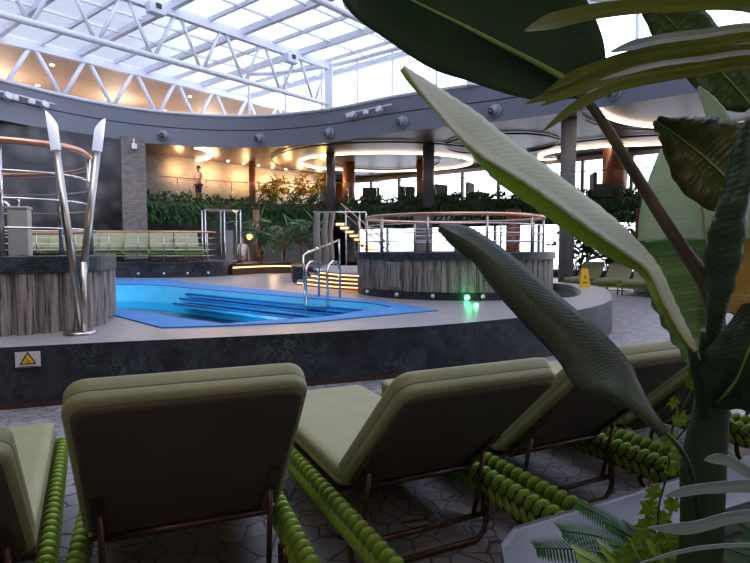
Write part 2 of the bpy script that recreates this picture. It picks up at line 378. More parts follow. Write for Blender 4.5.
# ---- glazing on side A : mid level and pool level
def glazing(name, a, b0, b1, z0, z1, n, fr, gl, w=.1):
    root = empty(name, ab(a, (b0+b1)/2, z0), math.atan2(E2.y, E2.x)); tag(root, kind='structure')
    L_ = b1-b0
    gb = MB().box((0,0,(z1-z0)/2), (L_, .03, z1-z0)); gb.build('glass', gl, root)
    MB().box((0,0,.06), (L_, w*1.4, .12)).build('sill', fr, root)
    MB().box((0,0,z1-z0-.08), (L_, w*1.4, .16)).build('head_frame', fr, root)
    for i in range(n+1): MB().box((-L_/2+L_*i/n, 0, (z1-z0)/2), (w, w*1.2, z1-z0)).build('mullion', fr, root)
    return root
glazing('window_1', OA, -30, 23.5, 3.3, 5.38, 26, M['greycol'], M['winglass'], .13)
glazing('window_2', OA, -30, 22.5, .25, 2.6, 23, M['greycol'], M['winglass'], .11)
wallseg('wall_window_band', ab(OA,-30), ab(OA,OB), 2.6, 3.3, M['darkwood'])
wallseg('wall_window_head', ab(OA,-30), ab(OA,OB), 5.38, 5.5, M['darkwood'])
wallseg('wall_window_foot', ab(OA,-30), ab(OA,OB), 0, .25, M['darkwood'])
wallseg('wall_corner', ab(OA,22.5), ab(OA,OB), .25, 2.6, M['darkwood'])
wallseg('wall_corner_upper', ab(OA,23.5), ab(OA,OB), 3.3, 5.38, M['copperpanel'])
# side B : warm white brick wall on the balcony, dark wall below
bw = MB(); p, q = ab(12.0, 23.3), ab(22.6, 23.3)
bw.strip([p, q], 2.95, 5.5); 
wb = bw.build('wall_brick', M['brickwhite']); tag(wb, kind='structure'); md = wb.modifiers.new('s','SOLIDIFY'); md.thickness = .15; md.offset = -1
wallseg('wall_back', ab(-6,OB), ab(OA,OB), 0, 5.5, M['darkwood'])
# dark relief wall hugging the left of the opening
rp = [at(px, 200, D) for px, D in ((-150,14.2),(-60,16.8),(0,18.7),(60,20.2),(124,22.0))]
rw = MB().strip([V(p.x,p.y,0) for p in cat_(rp, 6)], 0, 5.5); o = struct('wall_left', rw, M['relief']); md = o.modifiers.new('s','SOLIDIFY'); md.thickness = .3; md.offset = 1
# ---- mid deck slab (behind the hedge)
hk = [(60,20.2),(120,21.6),(200,24.0),(260,25.4),(330,25.4),(400,24.4),(480,23.0),(560,21.8),(640,20.5),(720,19.2),(840,17.6),(1000,15.5)]
hp = cat_([V(at(px,200,D).x, D, 0) for px, D in hk], 5)
slab = [tuple(p[:2]) for p in hp] + [tuple(ab(OA-.1,-24)[:2]), tuple(ab(OA-.1,OB-.1)[:2]), tuple(ab(14,OB-.1)[:2])]
struct('floor_balcony', MB().prism(slab, 2.75, 3.0), M['darkwood'])

# ------------------------------------------------------------------ glass roof
ZR = 8.6
roof = empty('glass_roof', ab(9,4,ZR), 0, 'sliding glass roof of white beams and pale panes over the whole pool hall', 'glass roof')
aa = [17.1-1.3*i for i in range(12)]; bb0, bb1 = -11, 22.3
for i, a in enumerate(aa):
    w = .16 if i % 2 == 0 else .09
    MB().bar(ab(a,bb0,ZR), ab(a,bb1,ZR), w, w*1.4).build('beam', M['white'], roof, True)
bs = [22.2-1.6*i for i in range(21)]
for b in bs: MB().bar(ab(aa[-1],b,ZR+.02), ab(aa[0],b,ZR+.02), .06, .08).build('glazing_bar', M['white'], roof, True)
MB().prism([tuple(ab(*q)[:2]) for q in ((aa[-1],bb0),(17.1,bb0),(17.1,bb1),(aa[-1],bb1))], ZR+.07, ZR+.09).build('glass', M['roofglass'], roof, True)
# trusses
def truss(b, a0, a1, label, zt=8.42, zb=6.98, posts=True, rb=.085, sp=1.6, wr=.055):
    t = empty('roof_truss', ab(a1,b,zb), 0, label, 'roof truss', 'white roof trusses')
    MB().bar(ab(a0,b,zt), ab(a1,b,zt), .2, .24).build('top_chord', M['white'], t, True)
    MB().tube([ab(a0,b,zb), ab(a1,b,zb)], rb, 10).build('bottom_chord', M['white'], t, True)
    n = int(round((a1-a0)/sp)); st = (a1-a0)/n
    for i in range(n):
        a = a1-i*st
        for (x, y) in ((a, a-st*.5), (a-st, a-st*.5)):
            MB().tube([ab(x-(.1 if x==a else -.1),b,zt-.06), ab(y+(.06 if x==a else -.06),b,zb+.03)], wr, 8).build('web_bar', M['white'], t, True)
    if posts: MB().bar(ab(a1,b,6.75), ab(a1,b,zt+.1), .3, .26).build('end_post', M['white'], t, True)
    return t
truss(22.2, 4, 22.5, 'far left white truss standing above the grey fascia, warm-lit room behind', zt=8.42, zb=6.92, posts=False, sp=1.9, wr=.08)
truss(15.75, 3, 15.95, 'white zigzag truss ending in a square post above the middle of the fascia')
truss(9.75, 3, 16.6, 'white truss whose lower tube runs out behind the big dark leaf', zb=7.2)
truss(3.7, 3, 16.9, 'white truss above the right of the hall, mostly behind palm fronds')
truss(-2.3, 3, 16, 'rightmost white truss, behind the leaves in the top right corner')
# clerestory along the top of the fascia
cl = [p for p in offset(op, -.35, True)][17:58]
root = empty('window_3', cl[10]+V(0,0,6.75)); tag(root, kind='structure')
g = MB().strip(cl, 6.75, ZR); g.build('glass', M['winglass'], root, True)
for i in range(0, len(cl), 3): MB().box((cl[i].x, cl[i].y, 7.7), (.08,.08,1.8)).build('mullion', M['white'], root, True)
MB().tube([V(p.x,p.y,ZR-.02) for p in cl], .09, 6).build('head_frame', M['white'], root, True)
# roof edge over the corner
struct('ceiling_top_deck', MB().prism([tuple(ab(*q)[:2]) for q in ((2,22.4),(26,22.4),(26,33),(2,33))], 8.5, 8.6), M['topdeck'])
wallseg('wall_top_deck', ab(2,31.5), ab(26,31.5), 6.78, 8.5, M['topdeck'])
wallseg('wall_top_deck_end', ab(25.5,22.4), ab(25.5,31.5), 6.78, 8.5, M['topdeck'])
wallseg('wall_top_deck_band', ab(2,31.2), ab(26,31.2), 7.25, 7.35, M['darkwood'], .1)
for i, a in enumerate((8,13,18)):
    o = MB().box(ab(a,31.3,7.9)[:], (.9,.1,.6), math.atan2(E1.y,E1.x)).build('wall_light', M['spotled'])
    o.data.materials[0] = emat('warm_wall_light%d' % i, (1,.7,.35), 3)
    tag(o, ['leftmost glowing wall light in the warm top deck room','middle glowing wall light in the warm top deck room','rightmost glowing wall light in the warm top deck room'][i], 'wall light', 'wall lights of the top deck room')
MB_ = MB()
sp = MB()
n = 0
for a in range(6, 25, 3):
    for b in (24, 27.5):
        o = MB().lathe([(.07,0),(.07,.03)], ab(a+.7*(b>25),b,8.47), 10).build('downlight', M['spotled'])
        tag(o, 'small downlight in the warm top deck ceiling behind the far left truss', 'downlight', 'top deck ceiling downlights')

# ------------------------------------------------------------------ pool deck
front = [(-9,2.2),(-6,3.5),(-3.2,4.75),(-1.19,5.4),(.47,6.03),(1.54,6.65),(2.4,7.25),(3.2,8.1),(3.85,9.1),(4.35,10.3),(4.72,11.4),(4.85,12.4),(4.6,13.5),(4,14.2),(3,14.7),(1,15.3),(-1,16.5),(-2.2,19.4)]
fp = [tuple(p[:2]) for p in cat_([V(x,y,0) for x, y in front], 5)]
deck_poly = fp + [(-5,21.5),(-9,20),(-14,15),(-14,4)]
# pool outlines, outer (blue band) and inner (opening)
po = [(-2.25,5.87),(-1.7,6.0),(-.7,6.32),(-.1,6.8),(.85,7.5),(.25,8.45),(-.56,9.4),(-1.8,10.75),(-4.5,13.4),(-5.6,14.9),(-7.4,14.9),(-8.6,12.5),(-3.38,7.08)]
zD = .54
inn = [(96,309),(140,312),(185,320),(225,325),(280,320.5),(325,318),(360,312),(392,307.5),(368,303.5),(330,300.5),(280,296.5),(230,292),(190,288.5),(165,286),(140,285),(108,285)]
pi_ = [tuple(onz(px,py,zD)[:2]) for px, py in inn] + [(-7.2,12.3)]
tc_ = V(3.72,11.4,0); td = V(.26,.966,0).normalized(); tn = V(td.y,-td.x,0)
tub = [tuple((tc_ + td*math.cos(2*PI*k/28)*1.95 + tn*math.sin(2*PI*k/28)*.42)[:2]) for k in range(28)]
struct('pool_deck', MB().prism(deck_poly, .49, zD, holes=[pi_, tub], sides=False), M['deck'])
dp2 = [tuple(p[:2]) for p in offset([V(x,y,0) for x,y in deck_poly], .004, True)]
struct('pool_deck_wall', MB().strip([V(x,y,0) for x,y in dp2]+[V(dp2[0][0],dp2[0][1],0)], 0, zD+.001), M['marble'])
struct('trim_5', MB().strip([V(x,y,0) for x,y in offset([V(a,b,0) for a,b in fp], .01)] if False else [V(p[0],p[1],0) for p in offset([V(a,b,0) for a,b in fp], .012)], 0, .05), M['brownmetal'])
pool = empty('swimming_pool', (-2.5,9,zD), 0, 'blue swimming pool with cyan walls sunk in the raised deck', 'swimming pool')
MB().prism(po, zD+.002, zD+.016, holes=[pi_]).build('edge_band', M['poolnet'], pool, True)
pin = [V(x,y,0) for x,y in pi_]
MB().strip(pin+[pin[0]], -1.0, zD).build('basin_wall', M['poolblue'], pool, True, solid=.02)
MB().prism(pi_, -1.0, -.98).build('basin_floor', M['poolfloor'], pool, True)
MB().prism(pi_, .17, .172, bottom=False, sides=False).build('water', M['water'], pool, True)
# underwater steps / gutters along the far side
far = [V(*onz(px,py,zD)[:2],0) for px, py in ((392,307.5),(368,303.5),(330,300.5),(280,296.5),(230,292),(190,288.5))]
for k, (off_, z) in enumerate(((.10,.44),(.24,.35),(.38,.26))):
    a_ = offset(far, -off_+.0); 
    b_ = [p for p in offset(far, 0.0)]
    poly = [tuple(p[:2]) for p in far] + [tuple(p[:2]) for p in offset(far, -off_)][::-1]
    MB().prism(poly, z-.06, z).build('pool_step', M['poolblue'] if k else M['poolblue'], pool, True)
    MB().tube([V(p.x,p.y,z-.0) for p in offset(far, -off_)], .022, 5).build('step_nosing', M['poolline'], pool, True)
# hot tub in the deck end
ht = empty('hot_tub', (tc_.x,tc_.y,zD), 0, 'dark oval hot tub let into the rounded right end of the deck', 'hot tub')
tv = [V(x,y,0) for x,y in tub]
MB().strip(tv+[tv[0]], .1, zD+.004).build('tub_wall', M['marble'], ht, True, solid=.02)
MB().prism(tub, .40, .42).build('water', M['tubwater'], ht, True)
# pool ladder
def ladder():
    l = empty('pool_ladder', onz(322,299,zD), 0, 'steel pool ladder with two arched grab rails and one sloping handrail', 'pool ladder')
    for x0, x1, yb0, yb1 in ((306,319,300,297.5),(327.5,340,301,298)):
        p = onz(x0,yb0,zD); q = onz(x1,yb1,zD); d = q-p
        pts = [p+V(0,0,-.25), p+V(0,0,.45)] + [p + d*(.5-.5*math.cos(t)) + V(0,0,.45+.17*math.sin(t)) for t in [PI*k/8 for k in range(1,8)]] + [q+V(0,0,.45), q]
        MB().tube(pts, .021, 8).build('grab_rail', M['chrome'], l, True)
    p = onz(305,300,zD); q = p+V(-.03,.05,.72); e = at(339,240,11.2)
    MB().tube([p, q, q+V(.04,.1,.04), e], .018, 8).build('sloping_handrail', M['chrome'], l, True)
    MB().tube([e, onz(340,289,zD)], .018, 8).build('handrail_post', M['chrome'], l, True)
    a = onz(306,300,zD); b = onz(327.5,301,zD)
    for k in range(2): MB().bar(a+V(0,-.02,-.08-.17*k), b+V(0,-.02,-.08-.17*k), .09, .03).build('rung', M['chrome'], l, True)
ladder()

# ------------------------------------------------------------------ round pods
def pod(name, label, path, z0, z1, zc, logw, doors=None, kick=0):
    """path closed ccw/cw list; fluted cladding, dark counter"""
    path = [V(p[0],p[1],0) for p in path]
    n = len(path); c = sum(path, V(0,0,0))/n
    root = empty(name, (c.x,c.y,z0), 0, label, 'bar counter' if 0 else 'round tub enclosure')
    # resample by arc length
    D = [0]
    for i in range(n): D.append(D[-1]+(path[(i+1)%n]-path[i]).length)
    def P(s):
        s %= D[-1]
        for i in range(n):
            if D[i+1] >= s: t = (s-D[i])/(D[i+1]-D[i]); return path[i].lerp(path[(i+1)%n], t), (path[(i+1)%n]-path[i]).normalized()
    prof = []; s = 0; rnd = random.Random(3)
    while s < D[-1]-.03:
        w = min(rnd.choice(logw), D[-1]-s); k = 6
        for j_ in range(k):
            t = j_/k; p, d = P(s+w*t); nrm = V(d.y,-d.x,0)
            if (p+nrm-c).length < (p-nrm-c).length: nrm = -nrm
            prof.append(p + nrm*(w*.34*math.sin(PI*t)**.6 if t else -.004))
        s += w
    MB().strip(prof+[prof[0]], z0+kick, zc).build('cladding', M['timber'], root, True)
    if kick: MB().strip([c+(p-c)*1.03 for p in path]+[c+(path[0]-c)*1.03], z0, z0+kick).prism([tuple((c+(p-c)*1.03)[:2]) for p in path], z0+kick-.01, z0+kick).build('plinth_band', M['marble'], root, True)
    outp = [tuple((c+(p-c)*(1+.09/((p-c).length)))[:2]) for p in path]; inp = [tuple((c+(p-c)*(1-.30/((p-c).length)))[:2]) for p in path]
    MB().prism(outp, zc, z1, holes=[inp]).build('counter_top', M['marble'], root, True, bevel=.01)
    ii = [V(x,y,0) for x,y in inp]
    MB().strip(ii+[ii[0]], z0, z1-.01).build('inner_wall', M['marble'], root, True)
    MB().prism(inp, z0+.02, z1-.22, sides=False).build('water', M['tubwater'], root, True)
    return root, P, D[-1], c
lp = cat_([V(x-.20,y+.02,0) for x,y in ((-6.2,5.0),(-5.0,4.55),(-4.2,4.85),(-3.54,5.28),(-3.12,5.55),(-2.88,5.9),(-2.93,6.4),(-3.3,7.3),(-4.1,8.1),(-5.2,8.3),(-6.3,7.6),(-6.8,6.2))], 5, True)
podL, PL, LL, cL = pod('tub_enclosure', 'timber clad round enclosure with dark counter at left, behind the V shaped lamp poles', lp, zD, 1.31, 1.14, (.13,.19,.21,.22,.11))
rc = V(1.5,10.75,0); rr_ = 1.78
rp_ = [rc+V(math.cos(2*PI*k/64)*rr_, math.sin(2*PI*k/64)*rr_,0) for k in range(64)]
podR, PR, LR, cR = pod('tub_enclosure', 'timber clad round enclosure with dark counter right of the pool steps, beside the green lamp', rp_, zD, 1.31, 1.19, (.15,.19,.17,.2), kick=.13)
# door panel on the right pod
ang = math.atan2(9.35-rc.y, .02*9.35-rc.x)
for (px) in (379.5,):
    th = R(180+50); p = rc+V(math.cos(th),math.sin(th),0)*(rr_+.055)
    MB().box((p.x,p.y,.92), (.34,.05,.46), th+PI/2).box((p.x+math.cos(th)*.02,p.y+math.sin(th)*.02,.92), (.26,.05,.38), th+PI/2).build('access_door', M['timber'], podR, True, bevel=.01)
for k, th in enumerate((R(208),R(232),R(252),R(277),R(300))):
    p = rc+V(math.cos(th),math.sin(th),0)*(rr_*1.03+.02)
    MB().ell((p.x,p.y,zD+.07), (.035,.035,.035)).build('round_lamp', M['paper'], podR, True)
# ring railings
def ringrail(label, path, zt, zs, posts, zc, rc_=.04, rch=.014, rpost=.022, pm='chrome'):
    c = sum(path, V(0,0,0))/len(path)
    root = empty('ring_railing', (c.x,c.y,zc), 0, label, 'railing')
    MB().tube([V(p.x,p.y,zt) for p in path], rc_, 10, closed=True).build('copper_top_rail', M['copper'], root, True)
    for z in zs: MB().tube([V(p.x,p.y,z) for p in path], rch, 6, closed=True).build('wire_rail', M['chrome'], root, True)
    for i in posts:
        p = path[i % len(path)]; MB().tube([V(p.x,p.y,zc), V(p.x,p.y,zt)], rpost, 8).build('post', M[pm], root, True)
    return root
lin = [cL+(p-cL)*(1-.14/(p-cL).length) for p in lp]
def near_idx(path, px, front=True):
    return min(range(len(path)), key=lambda i: abs(375+F*path[i].x/path[i].y-px) + (0 if (path[i].y < 6.0+px*.012) == front else 1000))
PST = (near_idx(lin, 3), near_idx(lin, 91), near_idx(lin, 60, False), near_idx(lin, -40), near_idx(lin, -60, False))
ringrail('copper topped ring railing on the counter of the left enclosure', lin, 2.44, (1.59,1.88,2.15), PST, 1.31, .034, .012, .03)
rin = [rc+(p-rc)*.93 for p in rp_]
ringrail('copper topped ring railing on the counter of the right enclosure', rin, 1.94, (1.5,1.64,1.79), range(2,64,6), 1.31, .03, .011, .022, 'brushed')
# items on left counter
b = empty('steel_cabinet', at(21,257,6.3), R(20), 'polished steel dispenser cabinet standing inside the left ring railing', 'cabinet')
b.location.z = 1.1
MB().box((0,0,.36), (.2,.2,.72)).build('body', M['steelbox'], b, bevel=.01)
MB().box((0,0,.735), (.22,.22,.03)).build('lid', M['steelbox'], b, bevel=.006)
MB().tube([(0,0,.75),(0,0,.84)], .012, 6).build('knob', M['chrome'], b)
q = at(11,255,6.2)
tag(MB().tube([V(q.x,q.y,1.09)]+[V(q.x,q.y,1.6+.0)]+[V(q.x-.07+.07*math.cos(t), q.y, 1.82+.07*math.sin(t)) for t in [PI*k/6 for k in range(0,7)]]+[V(q.x-.14,q.y,1.7)], .022, 8).build('water_spout', M['chrome']), 'curved chrome water spout left of the polished steel cabinet', 'spout')
# V lamp
vl = empty('pole_lamp', onz(80,334,zD), 0, 'pair of crossed steel lamp poles with slanted white tops on the deck edge', 'lamp')
bx_ = vl.location
MB().lathe([(.15,0),(.15,.02),(.12,.035)], bx_, 20).build('base_plate', M['brushed'], vl, True)
for (bxp, tx, ty, my, dd) in ((84,56,112,150,-.03),(75,99,118,151,.03)):
    p = onz(bxp,333,zD)+V(0,dd,.02); Y0 = bx_.y
    t = at(tx if tx<80 else tx-2, my, Y0+dd*2); top = p+(t-p)*1.0
    MB().tube([p, top], .036, 14).build('pole', M['brushed'], vl, True)
    d = (top-p).normalized(); tt = top + d*((my-ty)/F*Y0)
    # slanted frosted tip
    mbx = MB(); sg = 14; x = V(1,0,0); x = (x-d*x.dot(d)).normalized(); y = d.cross(x); r_ = .045; sgn = 1 if tx < 80 else -1
    for k in range(sg):
        a = 2*PI*k/sg; mbx.v.append(top + x*math.cos(a)*r_ + y*math.sin(a)*r_)
    for k in range(sg):
        a = 2*PI*k/sg; h = (top-tt).length*(1-.42*(.5+.5*math.cos(a)*sgn)); mbx.v.append(top + d*h + x*math.cos(a)*r_ + y*math.sin(a)*r_)
    for k in range(sg): mbx.face((k,(k+1)%sg,sg+(k+1)%sg,sg+k), None, True)
    mbx.face([k for k in range(sg)][::-1]); mbx.face([sg+k for k in range(sg)])
    mbx.build('lamp_tip', M['lampglass'], vl, True)
p = onz(79,336,zD)
MB().tube([p+V(0,.1,0), at(83,262,5.5)], .03, 10).build('pole', M['brushed'], vl, True)
# warning sign on the plinth
P0 = V(-3.2,4.75,0); P1 = V(-1.19,5.4,0); dirn = (P1-P0).normalized(); nrm = V(dirn.y,-dirn.x,0)
cs = onz(28.5,358,.42); 
t_ = 0
# intersect sight line with the plinth face
best = min(fp_i for fp_i in range(len(fp)-1)) if 0 else None
def on_front(px, py):
    r = ray(px,py); bst = None
    for i in range(len(fp)-1):
        a = V(fp[i][0],fp[i][1],0); b2 = V(fp[i+1][0],fp[i+1][1],0); d = b2-a
        den = r.x*d.y-r.y*d.x
        if abs(den) < 1e-9: continue
        t = (a.x*d.y-a.y*d.x)/den; u = (a.x*r.y-a.y*r.x)/den
        if t > 0 and 0 <= u <= 1 and (bst is None or t < bst[0]): bst = (t, d.normalized())
    return CAMP+r*bst[0], bst[1]
pp, dd_ = on_front(28.5, 359)
sg_ = empty('warning_sign', pp+V(dd_.y,-dd_.x,0)*.02, math.atan2(dd_.y,dd_.x), 'small white sign with a yellow warning triangle on the dark deck wall', 'sign')
MB().box((0,0,0), (.19,.008,.135)).build('plate', M['paper'], sg_)
def tri(s, y, z=0): return [V(-s*.58,y,z-s*.45), V(s*.58,y,z-s*.45), V(0,y,z+s*.55)]
for (s, y, m_, nm) in ((.115,-.0055,'ink','triangle_border'),(.082,-.0075,'yellow','triangle')):
    mb = MB(); a = tri(s,y,.008 if s>.1 else .004); bq = [v+V(0,.002,0) for v in a]; mb.v += a+bq
    mb.face((0,1,2)); mb.face((5,4,3)); mb.face((0,3,4,1)); mb.face((1,4,5,2)); mb.face((2,5,3,0)); mb.build(nm, M[m_], sg_)
mb = MB(); mb.bar((-.012,-.009,.022),(.0,-.009,-.004),.007,.003); mb.bar((0,-.009,-.004),(.018,-.009,-.018),.007,.003); mb.bar((-.018,-.009,-.020),(.02,-.009,-.028),.005,.003); mb.box((-.014,-.009,.03),(.008,.003,.008)); mb.build('slipping_figure', M['ink'], sg_)
mb = MB(); mb.box((0,-.0055,-.061),(.17,.002,.007)); mb.build('caption_line', M['ink'], sg_)
# green lamp
gp = onz(467,301,zD)
gl = empty('green_lamp', (gp.x,gp.y,zD), 0, 'bright green lamp glowing on the deck at the foot of the right enclosure', 'lamp')
MB().lathe([(.05,0),(.05,.02)], (0,0,0), 12).build('housing', M['black'], gl)
MB().ell((0,0,.055), (.04,.04,.04)).build('bulb', M['greenled'], gl)
MB().ell((0,-.8,.02), (.035,.035,.025)).build('bulb_reflection', M['greenled'], gl)  # glowing blob stands in for the bulb's reflection in the glossy deck
def light(kind, loc, col, e, size=1, rot=None, sy=None, name='light'):
    l = bpy.data.lights.new(name, kind); l.color = col; l.energy = e
    if kind == 'AREA': l.size = size; 
    if kind == 'AREA' and sy: l.shape = 'RECTANGLE'; l.size_y = sy
    if kind == 'POINT': l.shadow_soft_size = size
    o = bpy.data.objects.new(name, l); C.objects.link(o); o.location = loc
    if rot: o.rotation_euler = rot
    return o
light('POINT', (gp.x,gp.y-.3,zD+.12), (.05,1,.25), .7, .03)

# ------------------------------------------------------------------ steps + platform + lit planter wall + left platform
def lowwall(name, label, path, z0, z1, m, top_m, t=.3):
    path = [V(p[0],p[1],0) for p in path]; bk = offset(path, t)
    root = empty(name, (path[0].x,path[0].y,z0), 0, label, 'low wall')
    poly = [tuple(p[:2]) for p in path]+[tuple(p[:2]) for p in bk][::-1]
    return root, poly
pst = empty('pool_steps', (0,12.6,zD), 0, 'four curved pool steps with warm light strips under each tread', 'steps')
sc_ = V(.9,16.3,0)
for k in range(4):
    y0 = [(298,285),(306,281.5),(312,278),(320,275)][k]
    r0 = [(365,290.5),(365,286.5),(365,282.5),(365,278.5)][k]
    z = zD+.09*(k+1)
    zb = zD+.09*k
    a_ = onz(y0[0],y0[1],zb); b_ = onz(r0[0],r0[1],zb)
    mid = onz((y0[0]+r0[0])/2, y0[1]*.45+r0[1]*.55+.6, zb)
    fr = cat_([a_, mid, b_], 6); back = [V(b_.x+.3,14.9,0), V(-2.0,15.6,0)]
    poly = [tuple(p[:2]) for p in fr]+[tuple(p[:2]) for p in back]
    MB().prism(poly, zb, z-.03).build('riser', M['copperpanel'], pst, True)
    poly2 = [tuple(p[:2]) for p in offset(fr, .03)]+[tuple(p[:2]) for p in back]
    MB().prism(poly2, z-.03, z).build('tread', M['deck'], pst, True)
    MB().tube([V(p.x,p.y,z-.042) for p in offset(fr, .012)], .012, 5).build('light_strip', M['warmled'], pst, True)
o = MB().prism([(-2.0,13.6),(-1.45,13.0),(-1.3,13.6),(-1.3,15.8),(-2.4,16)], zD, .93).build('marble_block', M['marble']); tag(o, 'dark marble block at the left end of the lit pool steps', 'block')
# lit planter wall
pw = [V(*p,0) for p in ((-4.35,17.0),(-3.6,18.3),(-2.7,18.4),(-2.0,17.2),(-1.95,16.2))]
pwp = cat_(pw, 4)
pl = empty('planter_wall', (-3,18,0), 0, 'low planter wall with a warm light strip under its dark ledge, behind the pool', 'planter')
MB().prism([tuple(p[:2]) for p in pwp]+[(-1.8,21),(-4.8,21)], zD, .80).build('wall', M['darkwood'], pl, True)
MB().prism([tuple(p[:2]) for p in offset(pwp,.1)]+[(-1.8,21),(-4.8,21)], .80, .88).build('ledge', M['marble'], pl, True)
MB().tube([V(p.x,p.y,.775) for p in offset(pwp,.06)], .02, 5).build('light_strip', M['warmled'], pl, True)
# left raised platform
pf = cat_([V(*p,0) for p in ((-12.5,13.2),(-9.6,14.9),(-7.4,15.6),(-5.6,15.75),(-4.5,16.6),(-4.55,18.5))], 5)
struct('platform', MB().prism([tuple(p[:2]) for p in pf]+[(-5.4,20.4),(-9,20.9),(-12.6,17)], zD-.2, .93, ), M['marble'])
struct('trim_6', MB().prism([tuple(p[:2]) for p in offset(pf,.04)]+[(-5.4,20.4),(-9,20.9),(-12.6,17)], .93, .98), M['marble'])
for k in range(6):
    p = pf[8+k*2]; q = offset(pf,.03)[8+k*2]
    tag(MB().ell((q.x,q.y,zD+.12), (.035,.035,.035)).build('wall_lamp', M['paper']), 'tiny round lamp set in the dark platform wall behind the pool', 'lamp', 'round lamps in the platform wall')
rl = empty('railing', (pf[8].x,pf[8].y,.98), 0, 'copper topped steel railing along the left platform in front of the green loungers', 'railing')
rpth = pf[2:-6]
MB().tube([V(p.x,p.y,1.83) for p in rpth], .026, 8).build('top_rail', M['copper'], rl, True)
for z in (1.15,1.32,1.49,1.66): MB().tube([V(p.x,p.y,z) for p in rpth], .009, 5).build('wire_rail', M['chrome'], rl, True)
for i in range(0, len(rpth), 2): MB().tube([V(rpth[i].x,rpth[i].y,.98), V(rpth[i].x,rpth[i].y,1.83)], .02, 6).build('post', M['brushed'], rl, True)

